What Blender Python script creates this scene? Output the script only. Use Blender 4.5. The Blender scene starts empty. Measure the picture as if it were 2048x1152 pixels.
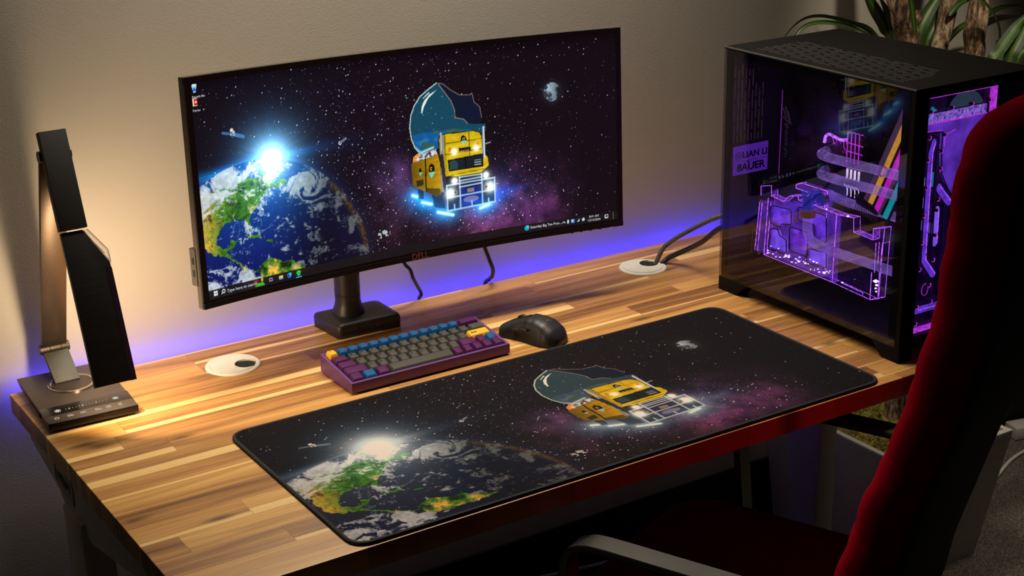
import bpy, bmesh, math, random
import numpy as np
from mathutils import Vector, Matrix, Euler

# ------------------------------------------------------------------ frame
# Building frame: metres, x along the desk to the right, y towards the wall,
# z = 0 on the desk top.  At the very end everything is lifted by DESK_H so the floor is z = 0.
DESK_H = 0.72
FLOOR = -DESK_H
WALL_Y = 0.785
sc = bpy.context.scene
col = sc.collection
RNG = random.Random(7)
R = math.radians
TOPS = []
ROOT = {}

# ------------------------------------------------------------------ object helpers
def tag(o, label=None, cat=None, group=None, kind=None):
    if label: o['label'] = label
    if cat: o['category'] = cat
    if group: o['group'] = group
    if kind: o['kind'] = kind
    return o

def thing(name, label, cat, loc, group=None):
    o = bpy.data.objects.new(name, None)
    o.empty_display_size = 0.05
    col.objects.link(o)
    o.location = loc
    ROOT[o.name] = Vector(loc)
    TOPS.append(o)
    return tag(o, label, cat, group)

def root_of(p):
    while p.parent: p = p.parent
    return ROOT[p.name]

def link(name, bm, mat, parent=None, smooth=True, angle=35, label=None, loc=None):
    if isinstance(bm, bmesh.types.BMesh):
        me = bpy.data.meshes.new(name)
        bmesh.ops.recalc_face_normals(bm, faces=bm.faces) if not bm.loops.layers.float_color else None
        bm.to_mesh(me); bm.free()
    else:
        me = bm
        me.name = name
    mats = mat if isinstance(mat, (list, tuple)) else [mat]
    if len(me.materials) == 0:
        for m in mats: me.materials.append(m)
    if smooth and len(me.polygons):
        me.polygons.foreach_set('use_smooth', [True] * len(me.polygons))
        me.set_sharp_from_angle(angle=R(angle))
    o = bpy.data.objects.new(name, me)
    col.objects.link(o)
    if parent is not None:
        me.transform(Matrix.Translation(-root_of(parent)))
        o.parent = parent
        if parent.type == 'MESH': o.location = (0, 0, 0)
    else:
        l = Vector(loc) if loc is not None else Vector((0, 0, 0))
        me.transform(Matrix.Translation(-l))
        o.location = l
        ROOT[o.name] = l
        TOPS.append(o)
    if label: o['label'] = label
    return o

def BM(): return bmesh.new()

def box(bm, x0, x1, y0, y1, z0, z1, bev=0, seg=2, mi=0, mtx=None):
    vs = [bm.verts.new((x, y, z)) for x in (x0, x1) for y in (y0, y1) for z in (z0, z1)]
    q = [(0, 1, 3, 2), (4, 6, 7, 5), (0, 4, 5, 1), (2, 3, 7, 6), (0, 2, 6, 4), (1, 5, 7, 3)]
    fs = [bm.faces.new([vs[i] for i in f]) for f in q]
    for f in fs: f.material_index = mi
    if bev > 0:
        es = list({e for f in fs for e in f.edges})
        r = bmesh.ops.bevel(bm, geom=es, offset=bev, segments=seg, profile=0.5, affect='EDGES')
        for f in r['faces']: f.material_index = mi
        vs = list({v for f in r['faces'] for v in f.verts} | {v for v in vs if v.is_valid})
    if mtx is not None:
        for v in vs: v.co = mtx @ v.co
    return vs

def hexa(bm, pts, bev=0, seg=2, mi=0):
    """box from 8 points, order as box(): x, then y, then z"""
    vs = [bm.verts.new(p) for p in pts]
    q = [(0, 1, 3, 2), (4, 6, 7, 5), (0, 4, 5, 1), (2, 3, 7, 6), (0, 2, 6, 4), (1, 5, 7, 3)]
    fs = [bm.faces.new([vs[i] for i in f]) for f in q]
    for f in fs: f.material_index = mi
    if bev > 0:
        es = list({e for f in fs for e in f.edges})
        r = bmesh.ops.bevel(bm, geom=es, offset=bev, segments=seg, profile=0.5, affect='EDGES')
        for f in r['faces']: f.material_index = mi

def prism(bm, a, b, mi=0, bev=0):
    """closed solid between two equal rings of points"""
    n = len(a)
    va = [bm.verts.new(p) for p in a]; vb = [bm.verts.new(p) for p in b]
    fs = [bm.faces.new(va), bm.faces.new(vb[::-1])]
    for i in range(n):
        j = (i + 1) % n
        fs.append(bm.faces.new([va[j], va[i], vb[i], vb[j]]))
    for f in fs: f.material_index = mi
    if bev > 0:
        es = list({e for f in fs[:2] for e in f.edges})
        r = bmesh.ops.bevel(bm, geom=es, offset=bev, segments=2, profile=0.5, affect='EDGES')
        for f in r['faces']: f.material_index = mi
    return fs

def cyl(bm, p0, p1, r0, r1=None, n=24, mi=0):
    p0, p1 = Vector(p0), Vector(p1)
    r1 = r0 if r1 is None else r1
    d = (p1 - p0).normalized()
    u = d.orthogonal().normalized(); w = d.cross(u)
    ring = lambda p, r: [p + (u * math.cos(t) + w * math.sin(t)) * r for t in [2 * math.pi * i / n for i in range(n)]]
    return prism(bm, ring(p0, r0), ring(p1, r1), mi)

def lathe(bm, c, prof, n=40, mi=0, axis='z'):
    rings = []
    for r, z in prof:
        rings.append([bm.verts.new((c[0] + r * math.cos(2 * math.pi * i / n), c[1] + r * math.sin(2 * math.pi * i / n), c[2] + z)) for i in range(n)])
    for a, b in zip(rings, rings[1:]):
        for i in range(n):
            j = (i + 1) % n
            bm.faces.new([a[i], a[j], b[j], b[i]]).material_index = mi
    bm.faces.new(rings[0][::-1]).material_index = mi
    bm.faces.new(rings[-1]).material_index = mi

def smooth_path(pts, sub=8):
    pts = [Vector(p) for p in pts]
    if len(pts) < 3: return pts
    P = [pts[0] * 2 - pts[1]] + pts + [pts[-1] * 2 - pts[-2]]
    out = []
    for i in range(1, len(P) - 2):
        for k in range(sub):
            t = k / sub
            a, b, c, d = P[i - 1], P[i], P[i + 1], P[i + 2]
            out.append(0.5 * ((2 * b) + (c - a) * t + (2 * a - 5 * b + 4 * c - d) * t * t + (3 * b - a - 3 * c + d) * t ** 3))
    out.append(pts[-1])
    return out

def tube(bm, pts, r, n=10, sub=8, mi=0, closed=False, rads=None, flat=None):
    path = smooth_path(pts, sub) if sub > 1 else [Vector(p) for p in pts]
    m = len(path)
    up = None
    rings = []
    for i, p in enumerate(path):
        a = path[(i - 1) % m] if (closed or i > 0) else p
        b = path[(i + 1) % m] if (closed or i < m - 1) else p
        d = (b - a).normalized()
        if up is None: up = d.orthogonal().normalized()
        up = (up - d * up.dot(d)).normalized()
        w = d.cross(up)
        rr = r if rads is None else rads(i / (m - 1))
        rings.append([bm.verts.new(p + (up * math.cos(2 * math.pi * k / n) + w * math.sin(2 * math.pi * k / n)) * rr) for k in range(n)])
    for i in range(m if closed else m - 1):
        A, B = rings[i], rings[(i + 1) % m]
        for k in range(n):
            j = (k + 1) % n
            bm.faces.new([A[k], A[j], B[j], B[k]]).material_index = mi
    if not closed:
        bm.faces.new(rings[0][::-1]).material_index = mi
        bm.faces.new(rings[-1]).material_index = mi

def rounded_poly(pts, r, n=5):
    """2-D polygon with rounded corners"""
    out = []
    m = len(pts)
    for i in range(m):
        p = Vector(pts[i]); a = Vector(pts[i - 1]); b = Vector(pts[(i + 1) % m])
        da = (a - p); db = (b - p)
        rr = min(r, da.length * .45, db.length * .45)
        s = p + da.normalized() * rr; e = p + db.normalized() * rr
        for k in range(n + 1):
            t = k / n
            out.append(tuple(s * (1 - t) ** 2 + p * 2 * t * (1 - t) + e * t * t))
    return out

def text_mesh(s, size, origin, right, up, thick=0.0003, align='CENTER', fn=None, sx=1.0, bold=0.0):
    cu = bpy.data.curves.new('txt', 'FONT')
    cu.body = s; cu.size = size; cu.align_x = align; cu.align_y = 'CENTER'
    cu.extrude = thick / 2; cu.resolution_u = 3; cu.offset = bold
    ob = bpy.data.objects.new('txt', cu)
    col.objects.link(ob)
    dg = bpy.context.evaluated_depsgraph_get()
    me = bpy.data.meshes.new_from_object(ob.evaluated_get(dg))
    bpy.data.objects.remove(ob); bpy.data.curves.remove(cu)
    right, up = Vector(right).normalized(), Vector(up).normalized()
    nrm = right.cross(up)
    o = Vector(origin)
    for v in me.vertices:
        c = v.co
        c.x *= sx
        v.co = fn(c.x, c.y, c.z) if fn else o + right * c.x + up * c.y + nrm * c.z
    me.materials.clear()
    return me

def join_meshes(ms):
    bm = BM()
    for m in ms:
        bm.from_mesh(m); bpy.data.meshes.remove(m)
    return bm

# ------------------------------------------------------------------ material helpers
def mat_new(name):
    m = bpy.data.materials.new(name); m.use_nodes = True
    nt = m.node_tree; nt.nodes.clear()
    return m, nt, nt.nodes.new('ShaderNodeOutputMaterial')

def nd(nt, t, **kw):
    n = nt.nodes.new(t)
    for k, v in kw.items():
        if k.startswith('i_'):
            key = k[2:]
            n.inputs[int(key) if key.isdigit() else key.replace('_', ' ')].default_value = v
        else: setattr(n, k, v)
    return n

def L(nt, a, b): nt.links.new(a, b)

def math_n(nt, op, a, b=None, c=None):
    n = nt.nodes.new('ShaderNodeMath'); n.operation = op
    for i, x in enumerate((a, b, c)):
        if x is None: continue
        if isinstance(x, (int, float)): n.inputs[i].default_value = x
        else: L(nt, x, n.inputs[i])
    return n.outputs[0]

def pbr(name, color, rough=0.5, metal=0.0, noise=0.06, scale=60, bump=0.0, bscale=None, spec=0.5, emit=None, estr=0, stretch=None, coat=0, sheen=0):
    """Principled material whose colour and roughness vary a little with a noise texture"""
    m, nt, out = mat_new(name)
    b = nd(nt, 'ShaderNodeBsdfPrincipled')
    L(nt, b.outputs[0], out.inputs[0])
    tc = nd(nt, 'ShaderNodeTexCoord')
    src = tc.outputs['Object']
    if stretch:
        mp = nd(nt, 'ShaderNodeMapping'); mp.inputs['Scale'].default_value = stretch
        L(nt, src, mp.inputs[0]); src = mp.outputs[0]
    nz = nd(nt, 'ShaderNodeTexNoise', i_Scale=scale, i_Detail=4.0)
    L(nt, src, nz.inputs['Vector'])
    cr = nd(nt, 'ShaderNodeValToRGB')
    c = Vector(color[:3])
    cr.color_ramp.elements[0].color = (*(c * (1 - noise)), 1); cr.color_ramp.elements[0].position = .3
    cr.color_ramp.elements[1].color = (*(c * (1 + noise)), 1); cr.color_ramp.elements[1].position = .7
    L(nt, nz.outputs[0], cr.inputs[0]); L(nt, cr.outputs[0], b.inputs['Base Color'])
    b.inputs['Roughness'].default_value = rough
    b.inputs['Metallic'].default_value = metal
    b.inputs['Specular IOR Level'].default_value = spec
    if coat: b.inputs['Coat Weight'].default_value = coat; b.inputs['Coat Roughness'].default_value = .1
    if sheen:
        b.inputs['Sheen Weight'].default_value = sheen; b.inputs['Sheen Roughness'].default_value = .4
    if bump:
        bn = nd(nt, 'ShaderNodeTexNoise', i_Scale=bscale or scale, i_Detail=3.0)
        L(nt, src, bn.inputs['Vector'])
        bp = nd(nt, 'ShaderNodeBump', i_Strength=bump, i_Distance=0.001)
        L(nt, bn.outputs[0], bp.inputs['Height']); L(nt, bp.outputs[0], b.inputs['Normal'])
    if emit:
        b.inputs['Emission Color'].default_value = (*emit, 1); b.inputs['Emission Strength'].default_value = estr
    return m

def glow(name, color, strength, noise=.12, scale=80):
    m, nt, out = mat_new(name)
    e = nd(nt, 'ShaderNodeEmission')
    tc = nd(nt, 'ShaderNodeTexCoord')
    nz = nd(nt, 'ShaderNodeTexNoise', i_Scale=scale, i_Detail=2.0)
    L(nt, tc.outputs['Object'], nz.inputs['Vector'])
    e.inputs[0].default_value = (*color, 1)
    mr = nd(nt, 'ShaderNodeMapRange'); mr.inputs[3].default_value = strength * (1 - noise); mr.inputs[4].default_value = strength * (1 + noise)
    mr.inputs[1].default_value = .3; mr.inputs[2].default_value = .7
    L(nt, nz.outputs[0], mr.inputs[0]); L(nt, mr.outputs[0], e.inputs[1])
    L(nt, e.outputs[0], out.inputs[0])
    return m

def clear(name, tint, refl_mul=1.0, refl_add=0.0, rough=0.0, emit=None, estr=0.0, noise_em=0.0, nscale=60):
    """clear or tinted plastic / glass: transparent + fresnel gloss (+ a faint inner glow)"""
    m, nt, out = mat_new(name)
    tr = nd(nt, 'ShaderNodeBsdfTransparent'); tr.inputs[0].default_value = (*tint, 1)
    gl = nd(nt, 'ShaderNodeBsdfGlossy'); gl.inputs['Roughness'].default_value = rough
    gl.inputs[0].default_value = (1, 1, 1, 1)
    lw = nd(nt, 'ShaderNodeLayerWeight', i_Blend=.5)
    sch = math_n(nt, 'MULTIPLY_ADD', math_n(nt, 'POWER', lw.outputs['Facing'], 5.0), .96, .04)
    f = math_n(nt, 'MULTIPLY_ADD', sch, refl_mul, refl_add)
    f = math_n(nt, 'MINIMUM', f, 1.0)
    mx = nd(nt, 'ShaderNodeMixShader')
    L(nt, f, mx.inputs[0]); L(nt, tr.outputs[0], mx.inputs[1]); L(nt, gl.outputs[0], mx.inputs[2])
    last = mx.outputs[0]
    if emit:
        e = nd(nt, 'ShaderNodeEmission'); e.inputs[0].default_value = (*emit, 1)
        tc = nd(nt, 'ShaderNodeTexCoord')
        nz = nd(nt, 'ShaderNodeTexNoise', i_Scale=nscale, i_Detail=3.0)
        L(nt, tc.outputs['Object'], nz.inputs['Vector'])
        mr = nd(nt, 'ShaderNodeMapRange'); mr.inputs[1].default_value = .35; mr.inputs[2].default_value = .7
        mr.inputs[3].default_value = estr * (1 - noise_em); mr.inputs[4].default_value = estr * (1 + noise_em * 1.5)
        L(nt, nz.outputs[0], mr.inputs[0]); L(nt, mr.outputs[0], e.inputs[1])
        ad = nd(nt, 'ShaderNodeAddShader')
        L(nt, last, ad.inputs[0]); L(nt, e.outputs[0], ad.inputs[1]); last = ad.outputs[0]
    L(nt, last, out.inputs[0])
    return m

def wall_mat():
    m, nt, out = mat_new('painted_orange_peel_wall')
    b = nd(nt, 'ShaderNodeBsdfPrincipled'); L(nt, b.outputs[0], out.inputs[0])
    tc = nd(nt, 'ShaderNodeTexCoord')
    n1 = nd(nt, 'ShaderNodeTexNoise', i_Scale=430.0, i_Detail=2.0, i_Roughness=.5)
    n2 = nd(nt, 'ShaderNodeTexNoise', i_Scale=3.0, i_Detail=3.0)
    L(nt, tc.outputs['Object'], n1.inputs['Vector']); L(nt, tc.outputs['Object'], n2.inputs['Vector'])
    cr = nd(nt, 'ShaderNodeValToRGB')
    cr.color_ramp.elements[0].color = (.50, .47, .42, 1); cr.color_ramp.elements[1].color = (.56, .53, .47, 1)
    L(nt, n2.outputs[0], cr.inputs[0]); L(nt, cr.outputs[0], b.inputs['Base Color'])
    b.inputs['Roughness'].default_value = .5; b.inputs['Specular IOR Level'].default_value = .35
    bp = nd(nt, 'ShaderNodeBump', i_Strength=.26, i_Distance=.0010)
    L(nt, n1.outputs[0], bp.inputs['Height']); L(nt, bp.outputs[0], b.inputs['Normal'])
    return m

def wood_mat():
    """acacia butcher block: staves along x, butt-jointed at random, each with its own tone, sapwood stripe, grain and knots"""
    m, nt, out = mat_new('acacia_butcher_block')
    b = nd(nt, 'ShaderNodeBsdfPrincipled'); L(nt, b.outputs[0], out.inputs[0])
    tc = nd(nt, 'ShaderNodeTexCoord'); sp = nd(nt, 'ShaderNodeSeparateXYZ')
    L(nt, tc.outputs['Object'], sp.inputs[0])
    X, Y = sp.outputs[0], sp.outputs[1]
    W = 0.0475
    yr = math_n(nt, 'DIVIDE', math_n(nt, 'ADD', Y, 5.01), W)
    row = math_n(nt, 'FLOOR', yr); yf = math_n(nt, 'FRACT', yr)
    wr = nd(nt, 'ShaderNodeTexWhiteNoise', noise_dimensions='1D'); L(nt, row, wr.inputs['W'])
    ln = math_n(nt, 'MULTIPLY_ADD', wr.outputs[0], .22, .30)
    wr2 = nd(nt, 'ShaderNodeTexWhiteNoise', noise_dimensions='1D'); L(nt, math_n(nt, 'ADD', row, 77.3), wr2.inputs['W'])
    xs = math_n(nt, 'DIVIDE', math_n(nt, 'ADD', X, math_n(nt, 'MULTIPLY_ADD', wr2.outputs[0], 3.0, 6.0)), ln)
    pid = math_n(nt, 'FLOOR', xs); xf = math_n(nt, 'FRACT', xs)
    cv = nd(nt, 'ShaderNodeCombineXYZ'); L(nt, row, cv.inputs[0]); L(nt, pid, cv.inputs[1])
    wp = nd(nt, 'ShaderNodeTexWhiteNoise', noise_dimensions='3D'); L(nt, cv.outputs[0], wp.inputs['Vector'])
    seed = nd(nt, 'ShaderNodeSeparateColor'); L(nt, wp.outputs['Color'], seed.inputs[0])
    s1, s2, s3 = seed.outputs[0], seed.outputs[1], seed.outputs[2]
    # grain coordinates, shifted per stave
    off = nd(nt, 'ShaderNodeCombineXYZ')
    L(nt, math_n(nt, 'MULTIPLY_ADD', s1, 31.0, X), off.inputs[0]); L(nt, math_n(nt, 'MULTIPLY_ADD', s2, 17.0, Y), off.inputs[1])
    L(nt, math_n(nt, 'MULTIPLY', s3, 9.0), off.inputs[2])
    mp = nd(nt, 'ShaderNodeMapping'); mp.inputs['Scale'].default_value = (1.6, 26, 1); L(nt, off.outputs[0], mp.inputs[0])
    g1 = nd(nt, 'ShaderNodeTexNoise', i_Scale=1.6, i_Detail=4.0, i_Distortion=.6); L(nt, mp.outputs[0], g1.inputs['Vector'])
    mp2 = nd(nt, 'ShaderNodeMapping'); mp2.inputs['Scale'].default_value = (5, 210, 1); L(nt, off.outputs[0], mp2.inputs[0])
    g2 = nd(nt, 'ShaderNodeTexNoise', i_Scale=1.6, i_Detail=5.0, i_Roughness=.65); L(nt, mp2.outputs[0], g2.inputs['Vector'])
    # tone of the stave
    tone = math_n(nt, 'ADD', math_n(nt, 'MULTIPLY', s1, .34), math_n(nt, 'MULTIPLY_ADD', g1.outputs[0], 1.15, -.245))
    tone = math_n(nt, 'ADD', tone, math_n(nt, 'MULTIPLY', math_n(nt, 'SUBTRACT', g2.outputs[0], .5), .62))
    cr = nd(nt, 'ShaderNodeValToRGB'); e = cr.color_ramp.elements
    e[0].position = .14; e[0].color = (.11, .042, .012, 1)
    e[1].position = .92; e[1].color = (.66, .385, .12, 1)
    for p, c in ((.34, (.26, .112, .030)), (.52, (.42, .200, .054)), (.72, (.55, .288, .082))):
        k = e.new(p); k.color = (*c, 1)
    L(nt, tone, cr.inputs[0])
    # sapwood: a cream band along one edge of some staves
    wob = math_n(nt, 'MULTIPLY', math_n(nt, 'SUBTRACT', g1.outputs[0], .5), .35)
    edge = math_n(nt, 'ADD', yf, wob)
    lo = math_n(nt, 'MULTIPLY', s2, .46)
    sap = nd(nt, 'ShaderNodeMapRange'); L(nt, math_n(nt, 'SUBTRACT', lo, edge), sap.inputs[0])
    sap.inputs[1].default_value = 0.0; sap.inputs[2].default_value = .05
    sel = math_n(nt, 'GREATER_THAN', s3, .30)
    sapf = math_n(nt, 'MULTIPLY', math_n(nt, 'MULTIPLY', sap.outputs[0], sel), .85)
    sapc = nd(nt, 'ShaderNodeMix', data_type='RGBA'); sapc.inputs[6].default_value = (.74, .47, .17, 1); sapc.inputs[7].default_value = (.84, .585, .25, 1)
    L(nt, g2.outputs[0], sapc.inputs[0])
    m1 = nd(nt, 'ShaderNodeMix', data_type='RGBA'); L(nt, sapf, m1.inputs[0]); L(nt, cr.outputs[0], m1.inputs[6]); L(nt, sapc.outputs[2], m1.inputs[7])
    # knots
    mp3 = nd(nt, 'ShaderNodeMapping'); mp3.inputs['Scale'].default_value = (2.6, 8.0, 1); L(nt, tc.outputs['Object'], mp3.inputs[0])
    vo = nd(nt, 'ShaderNodeTexVoronoi', voronoi_dimensions='2D', i_Scale=1.35, i_Randomness=1.0); L(nt, mp3.outputs[0], vo.inputs['Vector'])
    dd = math_n(nt, 'ADD', vo.outputs['Distance'], math_n(nt, 'MULTIPLY', math_n(nt, 'SUBTRACT', g2.outputs[0], .5), .07))
    kr = nd(nt, 'ShaderNodeMapRange'); L(nt, dd, kr.inputs[0]); kr.inputs[1].default_value = .015; kr.inputs[2].default_value = .10; kr.inputs[3].default_value = .8; kr.inputs[4].default_value = 0
    m2 = nd(nt, 'ShaderNodeMix', data_type='RGBA'); ks = nd(nt, 'ShaderNodeSeparateColor'); L(nt, vo.outputs['Color'], ks.inputs[0]); L(nt, math_n(nt, 'MULTIPLY', kr.outputs[0], math_n(nt, 'GREATER_THAN', ks.outputs[0], .45)), m2.inputs[0]); L(nt, m1.outputs[2], m2.inputs[6]); m2.inputs[7].default_value = (.06, .025, .01, 1)
    # glue lines
    j1 = math_n(nt, 'LESS_THAN', yf, .016)
    j2 = math_n(nt, 'LESS_THAN', math_n(nt, 'MULTIPLY', xf, ln), .0011)
    jj = math_n(nt, 'MULTIPLY', math_n(nt, 'MAXIMUM', j1, j2), .45)
    m3 = nd(nt, 'ShaderNodeMix', data_type='RGBA'); L(nt, jj, m3.inputs[0]); L(nt, m2.outputs[2], m3.inputs[6]); m3.inputs[7].default_value = (.09, .04, .018, 1)
    L(nt, m3.outputs[2], b.inputs['Base Color'])
    b.inputs['Roughness'].default_value = .42; b.inputs['Specular IOR Level'].default_value = .45
    bp = nd(nt, 'ShaderNodeBump', i_Strength=.12, i_Distance=.001); L(nt, g2.outputs[0], bp.inputs['Height']); L(nt, bp.outputs[0], b.inputs['Normal'])
    return m

def carpet_mat():
    m, nt, out = mat_new('grey_loop_carpet')
    b = nd(nt, 'ShaderNodeBsdfPrincipled'); L(nt, b.outputs[0], out.inputs[0])
    tc = nd(nt, 'ShaderNodeTexCoord')
    n1 = nd(nt, 'ShaderNodeTexNoise', i_Scale=330.0, i_Detail=3.0, i_Roughness=.7); L(nt, tc.outputs['Object'], n1.inputs['Vector'])
    cr = nd(nt, 'ShaderNodeValToRGB'); cr.color_ramp.elements[0].position = .38; cr.color_ramp.elements[1].position = .66
    cr.color_ramp.elements[0].color = (.03, .028, .025, 1); cr.color_ramp.elements[1].color = (.30, .28, .245, 1)
    L(nt, n1.outputs[0], cr.inputs[0]); L(nt, cr.outputs[0], b.inputs['Base Color'])
    b.inputs['Roughness'].default_value = 1
    bp = nd(nt, 'ShaderNodeBump', i_Strength=.8, i_Distance=.004); L(nt, n1.outputs[0], bp.inputs['Height']); L(nt, bp.outputs[0], b.inputs['Normal'])
    return m

def fabric_mat(name, c0, c1, scale=900, bump=.5, sheen=.0):
    m, nt, out = mat_new(name)
    b = nd(nt, 'ShaderNodeBsdfPrincipled'); L(nt, b.outputs[0], out.inputs[0])
    tc = nd(nt, 'ShaderNodeTexCoord')
    w = nd(nt, 'ShaderNodeTexWave', i_Scale=scale / 3, i_Distortion=1.5); w.bands_direction = 'DIAGONAL'
    n1 = nd(nt, 'ShaderNodeTexNoise', i_Scale=scale, i_Detail=2.0)
    L(nt, tc.outputs['Object'], n1.inputs['Vector']); L(nt, tc.outputs['Object'], w.inputs['Vector'])
    mx = math_n(nt, 'ADD', math_n(nt, 'MULTIPLY', w.outputs['Fac'], .5), math_n(nt, 'MULTIPLY', n1.outputs[0], .5))
    cr = nd(nt, 'ShaderNodeValToRGB'); cr.color_ramp.elements[0].position = .3; cr.color_ramp.elements[1].position = .75
    cr.color_ramp.elements[0].color = (*c0, 1); cr.color_ramp.elements[1].color = (*c1, 1)
    L(nt, mx, cr.inputs[0]); L(nt, cr.outputs[0], b.inputs['Base Color'])
    b.inputs['Roughness'].default_value = .95; b.inputs['Specular IOR Level'].default_value = .04
    if sheen: b.inputs['Sheen Weight'].default_value = sheen; b.inputs['Sheen Tint'].default_value = (*c1, 1)
    bp = nd(nt, 'ShaderNodeBump', i_Strength=bump, i_Distance=.001); L(nt, mx, bp.inputs['Height']); L(nt, bp.outputs[0], b.inputs['Normal'])
    return m

def bark_mat():
    m, nt, out = mat_new('flaking_bark')
    b = nd(nt, 'ShaderNodeBsdfPrincipled'); L(nt, b.outputs[0], out.inputs[0])
    tc = nd(nt, 'ShaderNodeTexCoord'); mp = nd(nt, 'ShaderNodeMapping'); mp.inputs['Scale'].default_value = (1, 1, .3)
    L(nt, tc.outputs['Object'], mp.inputs[0])
    n1 = nd(nt, 'ShaderNodeTexNoise', i_Scale=120.0, i_Detail=6.0, i_Roughness=.75); L(nt, mp.outputs[0], n1.inputs['Vector'])
    n2 = nd(nt, 'ShaderNodeTexNoise', i_Scale=16.0, i_Detail=2.0); L(nt, tc.outputs['Object'], n2.inputs['Vector'])
    cr = nd(nt, 'ShaderNodeValToRGB'); e = cr.color_ramp.elements
    e[0].position = .40; e[0].color = (.025, .014, .008, 1); e[1].position = .60; e[1].color = (.75, .58, .40, 1)
    k = e.new(.5); k.color = (.26, .16, .09, 1)
    L(nt, math_n(nt, 'ADD', math_n(nt, 'MULTIPLY', n1.outputs[0], .75), math_n(nt, 'MULTIPLY', n2.outputs[0], .25)), cr.inputs[0])
    L(nt, cr.outputs[0], b.inputs['Base Color']); b.inputs['Roughness'].default_value = .9
    bp = nd(nt, 'ShaderNodeBump', i_Strength=1, i_Distance=.006); L(nt, n1.outputs[0], bp.inputs['Height']); L(nt, bp.outputs[0], b.inputs['Normal'])
    return m

def leaf_mat():
    m, nt, out = mat_new('strap_leaf')
    b = nd(nt, 'ShaderNodeBsdfPrincipled'); L(nt, b.outputs[0], out.inputs[0])
    at = nd(nt, 'ShaderNodeAttribute', attribute_name='across')
    cr = nd(nt, 'ShaderNodeValToRGB'); e = cr.color_ramp.elements
    e[0].position = 0; e[0].color = (.016, .045, .007, 1); e[1].position = 1; e[1].color = (.016, .045, .007, 1)
    k = e.new(.5); k.color = (.085, .17, .022, 1); k = e.new(.3); k.color = (.026, .07, .010, 1); k = e.new(.7); k.color = (.026, .07, .010, 1)
    L(nt, at.outputs['Fac'], cr.inputs[0]); L(nt, cr.outputs[0], b.inputs['Base Color'])
    b.inputs['Roughness'].default_value = .42
    return m

def moss_mat():
    m, nt, out = mat_new('reindeer_moss')
    b = nd(nt, 'ShaderNodeBsdfPrincipled'); L(nt, b.outputs[0], out.inputs[0])
    tc = nd(nt, 'ShaderNodeTexCoord')
    n1 = nd(nt, 'ShaderNodeTexNoise', i_Scale=75.0, i_Detail=5.0, i_Roughness=.7); L(nt, tc.outputs['Object'], n1.inputs['Vector'])
    cr = nd(nt, 'ShaderNodeValToRGB'); e = cr.color_ramp.elements
    e[0].position = .38; e[0].color = (.03, .022, .006, 1); e[1].position = .68; e[1].color = (.52, .42, .07, 1)
    L(nt, n1.outputs[0], cr.inputs[0]); L(nt, cr.outputs[0], b.inputs['Base Color']); b.inputs['Roughness'].default_value = 1
    bp = nd(nt, 'ShaderNodeBump', i_Strength=1, i_Distance=.01); L(nt, n1.outputs[0], bp.inputs['Height']); L(nt, bp.outputs[0], b.inputs['Normal'])
    return m

def art_screen_mat():
    m, nt, out = mat_new('lit_display')
    at = nd(nt, 'ShaderNodeVertexColor', layer_name='art')
    e = nd(nt, 'ShaderNodeEmission', i_Strength=1.0); L(nt, at.outputs[0], e.inputs[0])
    g = nd(nt, 'ShaderNodeBsdfPrincipled'); g.inputs['Base Color'].default_value = (.004, .004, .005, 1); g.inputs['Roughness'].default_value = .45
    ad = nd(nt, 'ShaderNodeAddShader'); L(nt, e.outputs[0], ad.inputs[0]); L(nt, g.outputs[0], ad.inputs[1]); L(nt, ad.outputs[0], out.inputs[0])
    return m

def art_cloth_mat():
    m, nt, out = mat_new('printed_cloth')
    b = nd(nt, 'ShaderNodeBsdfPrincipled'); L(nt, b.outputs[0], out.inputs[0])
    at = nd(nt, 'ShaderNodeVertexColor', layer_name='art'); L(nt, at.outputs[0], b.inputs['Base Color'])
    b.inputs['Roughness'].default_value = .85; b.inputs['Specular IOR Level'].default_value = .12
    tc = nd(nt, 'ShaderNodeTexCoord'); n1 = nd(nt, 'ShaderNodeTexNoise', i_Scale=1600.0, i_Detail=1.0); L(nt, tc.outputs['Object'], n1.inputs['Vector'])
    bp = nd(nt, 'ShaderNodeBump', i_Strength=.25, i_Distance=.0005); L(nt, n1.outputs[0], bp.inputs['Height']); L(nt, bp.outputs[0], b.inputs['Normal'])
    return m

def cable_mat(name, c0, c1, scale):
    m, nt, out = mat_new(name)
    b = nd(nt, 'ShaderNodeBsdfPrincipled'); L(nt, b.outputs[0], out.inputs[0])
    tc = nd(nt, 'ShaderNodeTexCoord'); ck = nd(nt, 'ShaderNodeTexChecker', i_Scale=scale)
    ck.inputs[1].default_value = (*c0, 1); ck.inputs[2].default_value = (*c1, 1)
    L(nt, tc.outputs['Object'], ck.inputs['Vector']); L(nt, ck.outputs[0], b.inputs['Base Color']); b.inputs['Roughness'].default_value = .6
    return m

M = {}
M['wall'] = wall_mat(); M['wood'] = wood_mat(); M['carpet'] = carpet_mat()
M['ceil'] = pbr('ceiling_paint', (.35, .34, .32), .9)
M['baseboard'] = pbr('black_rubber_base', (.006, .006, .006), .6)
M['black'] = pbr('black_plastic', (.012, .011, .011), .42, bump=.05, bscale=900)
M['blackmatte'] = pbr('matte_black_plastic', (.014, .013, .013), .6, bump=.1, bscale=1500)
M['gloss'] = pbr('black_gloss', (.004, .004, .004), .14, spec=.3)
M['bezel'] = pbr('dark_bezel_plastic', (.010, .009, .008), .38)
M['moncase'] = pbr('grey_monitor_shell', (.055, .048, .042), .45)
M['logo'] = pbr('copper_grey_logo', (.22, .09, .06), .4, .3, emit=(.3, .06, .03), estr=.12)
M['casetop'] = pbr('powder_coated_steel', (.0045, .0043, .0042), .6, spec=.12, bump=.08, bscale=2500)
M['slot'] = pbr('slot_lit_lip', (.13, .127, .12), .45, .2)  # pale tone stands in for light caught on the slot edges
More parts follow.
